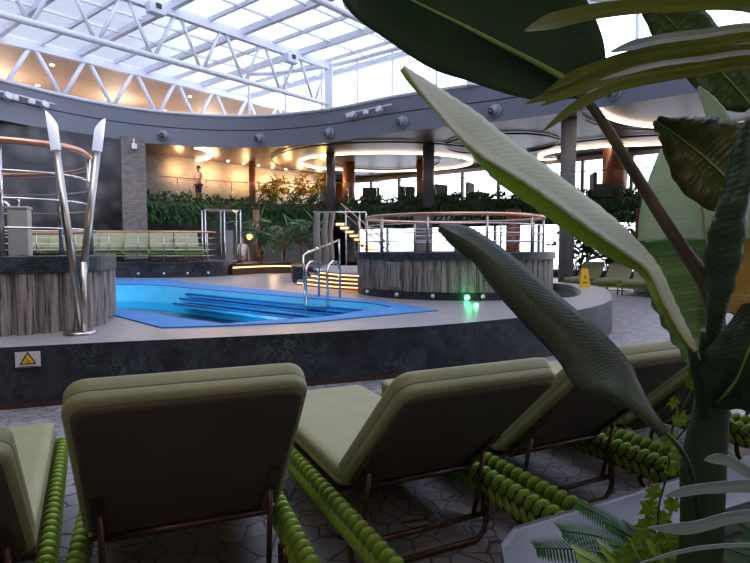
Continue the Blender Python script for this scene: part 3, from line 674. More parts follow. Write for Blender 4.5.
# ------------------------------------------------------------------ sun lounger
def lounger_parts(root, detail=True, incl=43.5):
    """x lateral 0..W (left rail at 0), y + = foot, hinge at y=0, z up"""
    W = .70; foot = 1.36; head = -.60; zr = .33
    if detail:
        for side in (0, 1):
            x0 = -.025 if side == 0 else W+.025
            MB().box((x0, (foot+head)/2, zr-.07), (.03, foot-head, .12)).build('side_rail', M['dark'], root)
            mb = MB(); pitch = .056; n = int((foot-head)/pitch); sgx = -1 if side == 0 else 1
            for i in range(n+1):
                y = head+i*pitch
                for row, (zz, oy) in enumerate(((zr-.028, 0), (zr-.095, pitch*.5))):
                    m3 = Matrix.Rotation(R(34*(1 if row == 0 else -1)), 3, 'X') @ Matrix.Rotation(R(sgx*8), 3, 'Y')
                    mb.ell((x0+sgx*.002, y+oy, zz), (.033, .0255, .050), m3, 12, 8)
            mb.build('woven_belt', M['belt'], root)
        for y in (foot, head):
            mb = MB(); pitch = .056
            for i in range(int(W/pitch)+1):
                for row, zz in enumerate((zr-.028, zr-.095)): mb.ell((i*pitch+row*.028, y, zz), (.0265,.036,.047), Matrix.Rotation(R(20*(1-2*row)),3,'Y'), 8, 5)
            if y == foot: mb.build('woven_belt', M['belt'], root)
    else:
        for x0 in (-.03, W+.03): MB().box((x0, (foot+head)/2, zr-.06), (.06, foot-head, .12)).build('woven_belt', M['belt'], root, bevel=.02)
        for y in (foot, head): MB().box((W/2, y, zr-.06), (W+.1, .06, .12)).build('woven_belt', M['belt'], root, bevel=.02)
    # legs
    for x in (0, W):
        for y in (foot-.12,):
            MB().tube([(x,y,0),(x,y,zr-.1)], .018, 8).build('leg', M['brownmetal'], root)
    # bent tube leg frame below the hinge
    mb = MB(); yb = -.10
    mb.tube([(0,yb,zr-.1),(0,yb,.10),(.012,yb,.06),(.05,yb,.022),(W-.05,yb,.022),(W-.012,yb,.06),(W,yb,.10),(W,yb,zr-.1)], .014, 8); mb.build('leg_frame', M['brownmetal'], root)
    MB().tube([(0.01,yb+.02,.13),(W-.01,yb+.02,.13)], .014, 8).build('cross_bar', M['brownmetal'], root)
    MB().box((W/2,(foot+head)/2+.38,zr-.02), (W, foot-.0, .02)).build('deck_frame', M['brownmetal'], root)
    # seat cushion
    th = .09; zc = zr+.012
    def rcush(fn, x0, x1, s0, s1, rad, prof):
        out = []
        for cx, cy, a0 in ((x1-rad,s1-rad,0),(x0+rad,s1-rad,90),(x0+rad,s0+rad,180),(x1-rad,s0+rad,270)):
            for q in range(6): t = R(a0+18*q); out.append((cx,cy,math.cos(t),math.sin(t)))
        mb = MB(); n = len(out)
        for ins, h in prof:
            for cx, cy, c_, s_ in out: mb.v.append(fn(cx+c_*(rad-ins), cy+s_*(rad-ins), h))
        for i in range(len(prof)-1):
            for q in range(n): mb.face((i*n+q, i*n+(q+1)%n, (i+1)*n+(q+1)%n, (i+1)*n+q), None, True)
        mb.face([q for q in range(n)][::-1]); mb.face([(len(prof)-1)*n+q for q in range(n)])
        return mb, out
    PR_ = [(.035,0),(.012,.003),(.002,.012),(0,.02),(0,.038),(.0015,.042),(.0015,.045),(0,.049),(0,.078),(.004,.09),(.016,.098),(.045,.103)]
    f1 = lambda x, y, h: V(x, y, zc+h)
    rcush(f1, .0, W, .02, foot-.01, .06, PR_)[0].build('seat_cushion', M['cushion'], root)
    al = R(incl); L_ = .80
    def bp(x, s, n): return V(x, -s*math.cos(al), zc+s*math.sin(al)) + V(0, math.sin(al), math.cos(al))*n
    def slab(x0, x1, s0, s1, n0, n1):
        mb = MB(); mb.v = [bp(x,s,n) for x in (x0,x1) for s in (s0,s1) for n in (n0,n1)]
        for q in ((0,1,3,2),(4,6,7,5),(0,4,5,1),(2,3,7,6),(0,2,6,4),(1,5,7,3)): mb.face(q)
        return mb
    f2 = lambda x, y, h: bp(x, y, h)
    mb, ol = rcush(f2, -.005, W+.005, .0, L_, .07, [(a_,b_+.012) for a_,b_ in PR_]); mb.build('back_cushion', M['cushion'], root)
    if detail:
        MB().tube([f2(cx+c_*.067, cy+s_*.067, .0555) for cx,cy,c_,s_ in ol], .0035, 5, closed=True).build('piping', M['piping'], root)
        MB().tube([f1(cx+c_*.057, cy+s_*.057, .0435) for cx,cy,c_,s_ in rcush(f1, .0, W, .02, foot-.01, .06, PR_)[1]], .003, 5, closed=True).build('piping', M['piping'], root)
    rcush(f2, .015, W-.015, .02, L_-.02, .06, [(.02,-.002),(.004,.002),(0,.02),(.02,.022)])[0].build('back_panel', M['underpanel'], root)
    for x in (.06, W-.06):
        slab(x-.018, x+.018, .0, L_*.42, -.016, .008).build('back_frame', M['brownmetal'], root)
        p = bp(x, .20, -.012)
        MB().tube([p, (x if x < .3 else x, yb+.02, .13)], .011, 8).build('prop_bar', M['brownmetal'], root)
    MB().tube([bp(.05,.02,-.01), bp(W-.05,.02,-.01)], .016, 8).build('hinge_bar', M['brownmetal'], root)
    if detail:
        for x in (.02, W-.02):
            mb = MB(); 
            for k in range(3): mb.box((x, yb-.0-.012, .15+.035*k), (.012,.03,.014))
            mb.box((x, yb, .19), (.012,.012,.12)); mb.build('ratchet_bracket', M['brownmetal'], root)
LR_ = R(27)
H0 = V(-.215,2.37,0); lv = V(math.cos(LR_), math.sin(LR_), 0)
near_labels = ['olive lounger cut off by the left edge of the photo, at the near left','olive lounger seen square from behind, second from left in the near row','olive lounger in the middle of the near row, right rear leg frame in full view','olive lounger behind the long drooping dark leaf, fourth from left in the near row','olive lounger behind the thick plant stalk, fifth in the near row','olive lounger at the right edge, last of the near row, mostly behind plants']
proto = None
for i in range(6):
    k = i-2
    loc = H0 + lv*(.925*k) + V([.08,0,.07,.03,.03,.03][i], 0, 0)
    if proto is None:
        proto = empty('sun_lounger', loc, LR_); lounger_parts(proto); r_ = proto
    elif i == 1: r_ = empty('sun_lounger', loc, LR_); lounger_parts(r_, True, 51)     # its backrest stands a notch higher
    else: r_ = copy_tree(proto); r_.location = loc
    r_.rotation_euler.z = LR_ + R([0,-5,-1,0,0,0][i])
    tag(r_, near_labels[i], 'sun lounger', 'near row of sun loungers')
# far rows
M['cushion_near'] = M['cushion']
p2 = empty('sun_lounger', (0,0,0)); lounger_parts(p2, False, 38)
ords = ['leftmost','second','third','fourth','fifth','sixth','seventh']
first = True
for i in range(7):
    r_ = p2 if first else copy_tree(p2); first = False
    p = at(38+25*i, 250, 17.9-.1*i); r_.location = (p.x+.3, p.y+.1-.0*i, .98); r_.rotation_euler.z = R(180+22)
    tag(r_, ('%s green lounger from the left on the far platform behind the steel railing' % ords[i]) if i else 'leftmost green lounger on the far platform behind the steel railing', 'sun lounger', 'green loungers on the far platform')
for i in range(5):
    r_ = copy_tree(p2)
    p = at(588+30*i, 280, 17.6-.75*i); r_.location = (p.x+.6, p.y+.6, 0); r_.rotation_euler.z = R(180-38)
    tag(r_, ('%s green lounger from the left in the far right row, by the yellow sign' % ords[i]) if i else 'leftmost green lounger of the far right row, behind the yellow sign', 'sun lounger', 'green loungers at the far right')
# wet-floor sign
ws = empty('wet_floor_sign', (4.5,12.0,zD), R(-10), 'yellow folding wet floor sign standing on the rounded deck end', 'floor sign')
for s in (-1, 1):
    mb = MB(); z1 = .40
    bot = [V(-.105,s*.07,0), V(.105,s*.07,0)]; tp = [V(.06,s*.012,z1), V(-.06,s*.012,z1)]
    q = bot+tp; q2 = [v+V(0,s*.01,0) for v in q]; mb.v = q+q2
    mb.face((0,1,2,3)); mb.face((7,6,5,4))
    for a in range(4): mb.face((a,4+a,4+(a+1)%4,(a+1)%4))
    mb.build('panel', M['yellow'], ws)
mb = MB(); t3 = [V(-.03,-.062,.2),V(.03,-.062,.2),V(0,-.052,.26)]; mb.v = t3+[v+V(0,-.004,0) for v in t3]; mb.face((0,1,2)); mb.face((5,4,3)); mb.box((0,-.075,.1),(.1,.004,.02)); mb.build('warning_print', M['ink'], ws)

# ------------------------------------------------------------------ columns, rings, speakers, fixtures
def column(name, px, Y, w, z0, z1, m, label, seg=14):
    p = at(px,240,Y)
    o = MB().lathe([(w,z0),(w,z1)], (p.x,p.y,0), seg).build(name, m)
    for v in o.data.vertices: v.co -= V(p.x,p.y,z0)
    o.location = (p.x,p.y,z0); return tag(o, label, 'column')
column('column', 331, 24.7, .2, 3.0, 5.5, M['greycol'], 'slim grey column above the hedge, under the small speaker left of centre')
column('column', 428, 22.9, .24, 3.0, 5.5, M['greycol'], 'slim grey column above the hedge, right of the ring light')
column('column', 566.5, 18.2, .24, 0, 5.5, M['concrete'], 'tall round concrete column between the right enclosure and the wet floor sign')
column('column', 349, 27.6, .30, 3.0, 5.5, M['copperpanel'], 'copper brown column behind the slim grey column left of centre')
column('column', 421, 27, .24, 3.0, 5.5, M['copperpanel'], 'copper brown column close behind the right slim grey column')
column('column', 613, 23.0, .48, 3.0, 5.5, M['copperpanel'], 'wide copper brown column above the hedge at the right')
column('column', 253, 27.3, .16, 3.0, 5.5, M['copperpanel'], 'thin copper column at the right end of the warm brick wall')
column('column', 513, 20.4, .26, 0, 2.75, M['copperpanel'], 'short copper brown column seen through the right ring railing')
column('column', 423, 22.5, .38, 0, 2.75, M['concrete'], 'short grey column seen through the right ring railing above the counter')
column('column', 646, 19.6, .36, 0, 2.75, M['copperpanel'], 'short copper brown column beneath the hedge at far right')
column('column', 257, 20.6, .13, 0, 2.75, M['copperpanel'], 'thin brown column beside the person in the white shirt')
p = at(134,200,21.3); o = MB().box((0,0,2.75),(.85,.4,5.5), R(30)).build('column', M['brickgrey']); o.location = (p.x,p.y,0); tag(o, 'square column of grey stone bricks at the left of the balcony', 'column')

def ring(label, c, r, z=5.44, w=.038, fy=1, m='ringlight', a0=0, a1=2*PI):
    pts = [V(c[0]+r*math.cos(t), c[1]+r*fy*math.sin(t), z) for t in [a0+(a1-a0)*k/64 for k in range(64)]]
    root = empty('ring_light', (c[0],c[1],z), 0, label, 'ceiling light', 'ring lights in the brown ceiling')
    MB().tube(pts, w, 6, closed=(a1-a0>6)).build('led_ring', M[m], root, True)
    return root
ring('large glowing ring light in the ceiling at the centre, behind the slim columns', (.5,27.3), 4.15, fy=.70)
def arc(label, px, ws):
    pts = cat_([onz(x,y,5.43) for x,y in px], 8); n = len(pts); root = empty('ring_light', pts[n//2], 0, label, 'ceiling light')
    MB().tube(pts, [ws*(.35+.65*math.sin(PI*i/(n-1))) if ws > .06 else ws for i in range(n)], 6).build('led_ring', M['ringlight'], root, True)
arc('small crescent shaped ceiling light above the warm brick wall', [(194.5,148.2),(204,149.6),(210.5,152.8),(210,156.3),(204,159.2),(196,160.2)], .085)
arc('curved strip light in the ceiling at the right, next to the tall round concrete column', [(556,158.5),(541,159),(540,156),(556,151.5),(580,148.5),(610,146),(650,144.6),(690,143)], .045)
arc('near curved strip light in the ceiling at the right, above the thick brown leaf stem', [(597,110),(609,117.5),(626,123),(652,126.5),(690,128),(730,127),(775,123),(830,116)], .045)
# dark shadow-gap circles in the ceiling
for k, (c, r, lb) in enumerate((((.5,27.3),5.4,'large dark trim circle around the central ring light'),((.5,27.0),2.6,'small dark trim circle inside the central ring light'),((11.3,25.6),5.1,'dark trim circle around the right ring light'),((5,22.5),2.2,'dark trim circle between the two big ring lights'),((9.6,16.0),3.6,'dark trim circle around the near right ring light'))):
    pts = [V(c[0]+r*math.cos(t), c[1]+r*math.sin(t), 5.45) for t in [2*PI*q/64 for q in range(64)]]
    pts = [p if p.dot(E1) < 24.9 else p-E1*(p.dot(E1)-24.9) for p in pts]
    tag(MB().tube(pts, .035, 4, closed=True).build('ceiling_trim_ring', M['black']), lb, 'ceiling trim')
def op_at(px):
    best = None; r = ray(px,130)
    for i in range(len(op)):
        a = op[i]; b2 = op[(i+1)%len(op)]; d = b2-a; den = r.x*d.y-r.y*d.x
        if abs(den) < 1e-9: continue
        t = (a.x*d.y-a.y*d.x)/den; u = (a.x*r.y-a.y*r.x)/den
        if t > 8 and 0 <= u < 1: best = (V(r.x*t,r.y*t,0), d.normalized())
    return best
spl = {163:'first ball speaker from the left on the grey fascia, above the crescent light', 260:'second ball speaker from the left on the grey fascia, at its lowest bend', 330:'ball speaker on the grey fascia above the left slim column', 403:'ball speaker on the grey fascia just left of the right slim column', 495:'ball speaker on the grey fascia between the two long leaves', 613:'ball speaker on the grey fascia behind the palm fronds'}
for px, lb in spl.items():
    p, d = op_at(px); n_ = V(d.y,-d.x,0)
    if n_.dot(V(0,-1,0)) < 0: n_ = -n_
    root = empty('ball_speaker', p+V(0,0,5.84), math.atan2(n_.y,n_.x), lb, 'speaker', 'ball speakers on the fascia')
    mx_ = Matrix.Rotation(PI/2, 3, 'Y')
    MB().lathe([(.2,0),(.23,.03),(.23,.06),(.18,.09)], (0,0,0), 18, mx_).build('mount', M['spk'], root)
    MB().ell((.14,0,0), (.17,.17,.17), None, 16, 10).build('ball', M['spk'], root)
    mf = Matrix.Rotation(R(-30),3,'Z') @ Matrix.Rotation(R(104), 3, 'Y')
    MB().lathe([(.10,.12),(.105,.165),(.09,.17),(.03,.155)], (.14,0,0), 14, mf).build('driver', M['black'], root)
def track(px, y, label, xs, half):
    p, d = op_at(px); n_ = V(d.y,-d.x,0)
    if n_.dot(V(0,-1,0)) < 0: n_ = -n_
    Y = p.y; z = at(px,y,Y).z
    root = empty('spotlight_track', p+n_*.12+V(0,0,z), math.atan2(d.y,d.x), label, 'track light')
    MB().tube([(-half,0,0),(half,0,0)], .022, 6).build('track_bar', M['white'], root)
    for q in xs:
        h = MB(); h.box((q,-.06,-.12),(.20,.14,.16)); h.build('lamp_box', M['white'], root, bevel=.03)
    for q in (-half*.5, half*.6):
        MB().lathe([(.08,0),(.13,.03),(.13,.16),(.14,.17),(.10,.18)], (q,-.02,-.18), 14, Matrix.Rotation(R(68),3,'X')).build('round_spot', M['coping'], root)
        MB().tube([(q,0,0),(q,-.05,-.14)], .02,5).build('bracket', M['white'], root)
    MB().box((0,.1,0),(.06,.2,.04)).build('wall_arm', M['white'], root)
track(22, 97, 'white spotlight track on the grey fascia at far left', (-.3,.25), 1.1)
track(369, 110, 'white spotlight track on the grey fascia above the centre', (-.85,.0), 1.15)
for (px, py, Y, lb) in ((156,9,16.6,'white projector box on the upper chord at the top left'),(291,59,20.6,'white projector box on the upper chord near the square post')):
    p = at(px,py,Y); rt = empty('projector_box', p, math.atan2(E1.y,E1.x), lb, 'projector', 'projector boxes on the truss')
    MB().box((0,0,.0),(.5,.3,.32)).build('housing', M['white'], rt, bevel=.03); MB().box((0,-.16,.05),(.16,.03,.14)).build('lens', M['black'], rt)
    MB().box((0,0,.22),(.1,.1,.14)).build('hanger', M['white'], rt)
# ceiling downlights near the brick wall
for k in range(7):
    p = ab(16.2+k*.9, 22.75, 5.47)
    tag(MB().lathe([(.06,0),(.06,.03)], p, 10).build('downlight', M['spotled']), 'small round downlight in the ceiling above the white brick wall', 'downlight', 'downlights above the brick wall')
# white spot under fascia left
p = at(134,146.5,21); rt = empty('floodlight', p, R(-60), 'small white floodlight under the fascia by the grey brick column', 'floodlight')
MB().box((0,0,0),(.22,.18,.2)).build('housing', M['white'], rt, bevel=.03); MB().box((0,0,.19),(.05,.05,.2)).build('bracket', M['white'], rt)

# ------------------------------------------------------------------ hedge
def leafcard(mb, p, d, L_, w, bend, rnd):
    d = d.normalized(); s = d.cross(V(0,0,1));
    if s.length < .1: s = V(1,0,0)
    s.normalize(); s = (Matrix.Rotation(rnd.uniform(-.9,.9),3,d) @ s)
    b = len(mb.v); q = p.copy(); dd = d.copy()
    mb.v.append(q.copy())
    k = 3
    for i in range(1,k+1):
        dd = (dd+V(0,0,-bend)).normalized(); q = q+dd*(L_/k)
        if i < k: mb.v.append(q+s*w*(.5 if i==1 else .4)); mb.v.append(q-s*w*(.5 if i==1 else .4))
        else: mb.v.append(q.copy())
    mb.face((b,b+1,b+2)); mb.face((b+1,b+3,b+4,b+2)); mb.face((b+3,b+5,b+4))
rnd = random.Random(11)
tot = len(hp)-1
base = MB(); bi = offset(hp, .05); bo = offset(hp, -.6) 
pb = MB().prism([tuple(p[:2]) for p in hp[6:]]+[tuple(p[:2]) for p in offset(hp,-.55)[6:]][::-1], 2.95, 3.35)
hd = empty('hedge', (hp[20].x,hp[20].y,3.0), 0, 'long dense hanging green hedge along the balcony edge above the pool level', 'hedge')
pb.build('planter_box', M['darkwood'], hd, True)
for (nm, mt, cnt) in (('foliage','hedge',6500),('foliage','hedge2',6000)):
    mb = MB()
    for k in range(cnt):
        t = rnd.uniform(5.5, tot-.01); i = int(t); p = hp[i].lerp(hp[i+1], t-i); dv = (hp[i+1]-hp[i]).normalized(); n_ = V(dv.y,-dv.x,0)
        if n_.y > 0: n_ = -n_
        u = rnd.random(); z = 2.45+1.02*u**.8; clump = .12*math.sin(t*5.1)+.1*math.sin(t*13+1)
        if u > .7: z += clump*.8
        q = p+n_*(rnd.uniform(0,.35)+.12*math.sin(t*9+z*4))+V(0,0,z)
        if u > .75: q -= n_*rnd.uniform(0,.5); d = V(rnd.uniform(-1,1), rnd.uniform(-1,.4), rnd.uniform(.3,1.2)); L_ = rnd.uniform(.15,.32)
        else: d = n_*1+V(rnd.uniform(-.7,.7),0,rnd.uniform(-.2,.6)); L_ = rnd.uniform(.25,.5)
        leafcard(mb, q, d, L_, rnd.uniform(.05,.11), .45 if u < .75 else .15, rnd)
    o = mb.build(nm, M[mt], hd, True); o['kind'] = 'stuff'

# potted plants on the pool level and gold-lit foliage
def bush(name, label, cen, R_, h, n, m, cat='plant', L0=(.4,.8), w=(.06,.12), up=.7, bend=.2, arms=9):
    root = empty(name, cen, 0, label, cat); rnd = random.Random(hash(label) % 1000 if 0 else len(label)*7+int(cen[0]*13)); mb = MB(); st = MB()
    for a in range(arms):
        th = rnd.uniform(0,2*PI); tip = V(math.cos(th)*R_*rnd.uniform(.3,.9), math.sin(th)*R_*rnd.uniform(.3,.9), h*rnd.uniform(.6,1))
        pts = cat_([V(0,0,0), V(tip.x*.3,tip.y*.3,tip.z*.6), tip, tip*1.0+V(tip.x*.4,tip.y*.4,-.1*h)], 5); st.tube(pts, .015, 5)
        for k in range(n//arms):
            t = rnd.uniform(.3,1); p = pts[min(len(pts)-1,int(t*len(pts)))]; d = V(rnd.uniform(-1,1),rnd.uniform(-1,1),rnd.uniform(-.4,up))
            leafcard(mb, p, d, rnd.uniform(*L0), rnd.uniform(*w), bend, rnd)
    mb.build('foliage', M[m], root); st.build('stems', M['brownmetal'], root)
    return root
pal = [(262,17.9,'palm-like dark plant at the left of the lit planter'),(283,19.0,'tall dark plant in the middle of the lit planter'),(303,18.6,'dark plant at the right of the lit planter, next to the marble block')]
for px, Y, lb in pal:
    p = at(px,260,Y+.6); bush('planter_palm', lb, (p.x,p.y,.85), .8, 1.5, 110, 'hedge', L0=(.4,.7), w=(.05,.09))
p = at(300,185,27.6)
for k,(px,Y) in enumerate(((272,28.2),(292,28.4),(312,28.4))):
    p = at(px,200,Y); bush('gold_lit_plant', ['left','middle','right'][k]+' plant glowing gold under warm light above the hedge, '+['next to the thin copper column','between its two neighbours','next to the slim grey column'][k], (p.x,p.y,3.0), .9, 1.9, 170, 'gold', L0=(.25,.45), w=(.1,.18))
for k,(px,Y,lb) in enumerate(((578,19.2,'broad leaved dark plant against the bright window right of the concrete column'),(608,18.6,'reddish lit shrub behind the far right loungers'),(640,18.2,'dark shrub behind the far right loungers, next to the pale leaf'))):
    p = at(px,270,Y); bush('window_plant', lb, (p.x,p.y,0), .75, 2.1, 120, 'hedge2', L0=(.35,.6), w=(.12,.18))
# trunk sculptures and glass screens on the platform by the steps
for k,(px,w) in enumerate(((317,.13),(325,.12),(331,.10))):
    p = at(px,262,16.6+k*.3); pts = cat_([V(p.x,p.y,.5), V(p.x+.02,p.y,1.2), V(p.x-.015,p.y,1.8), V(p.x+.02+.03*k,p.y,2.45)], 4)
    tag(MB().tube(pts, [w*(1-.35*i/len(pts)) for i in range(len(pts))], 10).build('tree_trunk', M['concrete']), ['leftmost','middle','rightmost'][k]+' bare grey tree trunk behind the pool steps', 'tree trunk', 'bare grey trunks behind the pool steps')
gs = empty('glass_screen', at(346,262,15.4), 0, 'steel framed glass screen on the landing behind the pool steps', 'glass screen'); gs.location.z = .9
for x in (0,.38,.55): MB().tube([(x,0,-.4),(x,0,1.45)], .02, 6).build('post', M['chrome'], gs)
MB().tube([(-.9,0,1.45),(.55,0,1.45)], .02, 6).build('top_bar', M['chrome'], gs)
MB().box((.19,0,.7),(.34,.01,1.2)).build('pane', M['caseglass'], gs)
# lit stairs behind the right enclosure
stt = empty('staircase', (-.5,17.5,0), 0, 'warm lit staircase descending behind the right round enclosure', 'staircase')
s0 = at(338,221,19.5); s1 = at(388,263,19.5); nst = 11
for k in range(nst):
    t = (k+.5)/nst; p = s0.lerp(s1, t); 
    MB().box((p.x,p.y+.5,p.z),(.30,1.2,.04)).build('tread', M['darkwood'], stt, True)
    MB().box((p.x,p.y-.13,p.z-.05),(.28,.03,.07)).build('light_strip', M['warmled'], stt, True)
for dy in (-.10,1.12): MB().bar(s0+V(0,dy,-.16), s1+V(0,dy,-.16), .05,.09).build('stringer', M['brownmetal'], stt, True)
for dz in (.35,.6): MB().tube([s0+V(.1,-.12,dz), s1+V(.1,-.12,dz)], .025,6).build('hand_rail', M['copper'], stt, True)
for t in (.1,.35,.6,.85):
    p = s0.lerp(s1,t)+V(.1,-.12,0); MB().tube([p, p+V(0,0,.6)], .018,6).build('baluster', M['chrome'], stt, True)
# display case left of the person
dc = empty('glass_case', at(222,262,18.2), R(25), 'steel framed glass enclosure at the end of the platform railing', 'glass case'); dc.location.z = .0
for x in (-.5,.1,.62):
    for y in (0,.7): MB().tube([(x,y,0),(x,y,2.6)], .028, 6).build('post', M['chrome'], dc)
for y in (0,.7): MB().bar((-.5,y,2.6),(.62,y,2.6),.05,.05).build('top_bar', M['chrome'], dc)
MB().box((-.2,0,1.4),(.56,.012,2.2)).box((.36,0,1.4),(.48,.012,2.2)).build('pane', M['caseglass'], dc)
MB().box((.3,.4,1.3),(.28,.05,1.3)).build('poster_panel', M['paper'], dc, bevel=.01)
al_ = at(249.5,236.5,23); tag(MB().ell((0,0,0),(.11,.08,.13)).build('wall_lantern', M['amberled']), 'round glowing amber lantern right behind the person in the white shirt', 'lantern').location = (al_.x,al_.y,al_.z)
# rails behind the mid-level hedge + armchairs
arm_l = ['dark armchair above the hedge between the two slim grey columns, at left','dark armchair above the hedge just left of the right slim column','dark armchair above the hedge right of the right slim column','dark armchair above the hedge near the folded leaf','olive armchair above the hedge left of the wide copper column']
for k,(px,Y) in enumerate(((371,26),(410,25.5),(447,24.8),(478,24.2),(603,21.2))):
    p = at(px,195,Y); r_ = empty('armchair', (p.x,p.y,3.0), R(20*k), arm_l[k], 'armchair', 'armchairs on the balcony')
    MB().box((0,0,.3),(.7,.7,.3)).build('seat', M['chair'], r_, bevel=.05)
    MB().box((0,.36,.72),(.8,.14,.9)).build('backrest', M['chair'], r_, bevel=.05)
    for s in (-1,1): MB().box((s*.4,0,.48),(.12,.7,.5)).build('armrest', M['chair'], r_, bevel=.04)
    for sx in (-1,1):
        for sy in (-1,1): MB().tube([(sx*.3,sy*.28,0),(sx*.3,sy*.28,.16)], .02,6).build('leg', M['brownmetal'], r_)
# balcony handrail
br = empty('balcony_rail', (hp[10].x,hp[10].y,3.0), 0, 'thin steel and copper handrail running behind the balcony hedge', 'railing')
hb = offset(hp, -.7)[5:]
MB().tube([V(p.x,p.y,4.35) for p in hb], .022, 6).build('top_rail', M['copper'], br, True)
for i in range(0,len(hb),2): MB().tube([V(hb[i].x,hb[i].y,3.0), V(hb[i].x,hb[i].y,4.35)], .02, 5).build('post', M['chrome'], br, True)
hk_l = empty('steel_pipe', (0,0,0)); bpy.data.objects.remove(hk_l)
# ladder frame on brick wall
wf = empty('wall_rack', ab(18.0,23.1,3.0), math.atan2(E1.y,E1.x), 'thin steel frame standing against the warm brick wall', 'rack')
for x in (-.28,.28): MB().tube([(x,0,0),(x,0,1.75)], .02,6).build('post', M['chrome'], wf)
for z in (.9,1.3,1.72): MB().tube([(-.28,0,z),(.28,0,z)], .015,6).build('rung', M['chrome'], wf)

# ------------------------------------------------------------------ people
def skinmesh(name, pts, edges, m, parent, sub=2):
    me = bpy.data.meshes.new(name); me.from_pydata([p[0] for p in pts], edges, []); me.materials.append(m)
    o = bpy.data.objects.new(name, me); C.objects.link(o); o.parent = parent
    md = o.modifiers.new('k','SKIN'); sl = me.skin_vertices[0] if me.skin_vertices else None
    if sl is None: return o
    for i, p in enumerate(pts): r = p[1]; sl.data[i].radius = (r, r) if not isinstance(r, tuple) else r
    sl.data[0].use_root = True
    s = o.modifiers.new('u','SUBSURF'); s.levels = sub; s.render_levels = sub
    return o
def ensure_skin(me):
    pass
def person(loc, rz, label, h=1.75, armup=False, shorts='shorts', shirt='shirt'):
    root = empty('person', loc, rz, label, 'person'); k = h/1.75
    S = [((0,0,.95),(.13,.10)),((0,0,1.15),(.12,.09)),((0,0,1.35),(.15,.10)),((0,0,1.47),(.07,.06)),((0,-.01,1.56),(.055,.055)),((0,-.02,1.64),(.082,.095)),((0,-.01,1.72),(.06,.07))]
    E = [(0,1),(1,2),(2,3),(3,4),(4,5),(5,6)]
    def chain(a, pts):
        for p, r in pts: S.append((p, (r,r))); E.append((a, len(S)-1)); a = len(S)-1
        return a
    for s in (-1,1):
        chain(0, [((s*.09,0,.86),.085),((s*.10,-.02,.5),.055),((s*.10,.01,.28),.048),((s*.10,.02,.09),.035),((s*.11,-.12,.03),.03)])
        if armup and s == 1: w = chain(2, [((s*.19,0,1.41),.05),((s*.27,-.05,1.2),.04),((s*.16,-.22,1.12),.033),((s*.08,-.3,1.15),.025)])
        else: w = chain(2, [((s*.19,0,1.41),.05),((s*.24,.02,1.15),.04),((s*.25,-.05,.92),.03),((s*.25,-.07,.83),.026)])
        base = V(*S[w][0]); dn = V(0,-.02,-1) if not (armup and s==1) else V(-s*.8,-.5,.1)
        dn.normalize(); sd = V(0,1,0)
        for q in range(4): chain(w, [(tuple(base+dn*.05+sd*(.012*(q-1.5))),.009),(tuple(base+dn*(.085-.006*abs(q-1.2))+sd*(.014*(q-1.5))),.007)])
        chain(w, [(tuple(base+dn*.02-sd*.03),.009),(tuple(base+dn*.045-sd*.042),.007)])
    S2 = [((p[0]*k,p[1]*k,p[2]*k), (r[0]*k, r[1]*k)) for p, r in S]
    def mk(nm, sel, grow, m):
        idx = {i:n for n,i in enumerate(sel)}; pts = [(S2[i][0], (S2[i][1][0]+grow, S2[i][1][1]+grow)) for i in sel]; ed = [(idx[a],idx[b]) for a,b in E if a in idx and b in idx]
        me = bpy.data.meshes.new(nm); me.from_pydata([p[0] for p in pts], ed, []); me.materials.append(M[m])
        o = bpy.data.objects.new(nm, me); C.objects.link(o); o.parent = root
        o.modifiers.new('k','SKIN')
        if not me.skin_vertices:
            me.attributes
        try:
            for i,(p,r) in enumerate(pts): me.skin_vertices[0].data[i].radius = r
            me.skin_vertices[0].data[0].use_root = True
        except Exception as ex: print('skin', ex)
        s = o.modifiers.new('u','SUBSURF'); s.levels = 2; s.render_levels = 2
        return o
    mk('body', list(range(len(S2))), 0, 'skin')
    # clothing follows the torso, upper arms and upper legs
    L1 = 7; arms = []
    n_per = 5+4+8+2
    legs = [7, 8, 7+n_per, 8+n_per]; a_ = [12, 12+n_per]
    mk('shirt', [0,1,2,3]+a_, .014, shirt)
    mk('shorts', [0]+legs, .016, shorts)
    MB().ell((0,.015*k,1.685*k), (.088*k,.105*k,.085*k), None, 14, 8).build('hair', M['hair'], root)
    # face: eyes, nose, mouth, ears
    f = MB(); f.ell((0,-.118*k,1.62*k),(.012,.016,.02)); f.build('nose', M['skin'], root)
    for s in (-1,1):
        MB().ell((s*.03*k,-.108*k,1.645*k),(.011,.008,.008)).build('eye', M['ink'], root)
        MB().ell((s*.085*k,-.01*k,1.635*k),(.012,.018,.028)).build('ear', M['skin'], root)
    MB().ell((0,-.108*k,1.585*k),(.022,.008,.006)).build('mouth', M['copperpanel'], root)
    return root
p = at(242,250,21.4); person((p.x,p.y,0.0), R(10), 'person in a white shirt and dark shorts standing beyond the platform by the amber lantern', 1.8)
p = at(203,190,25.6); person((p.x-.1,p.y-.3,3.3), R(200) if 0 else R(-30), 'person in a white top standing on the balcony in front of the warm brick wall', 1.72, True)
tag(MB().box((p.x-.1,p.y-.3,3.15),(.8,.8,.3)).build('step_box', M['darkwood']), 'low dark box behind the hedge under the person on the balcony', 'box')

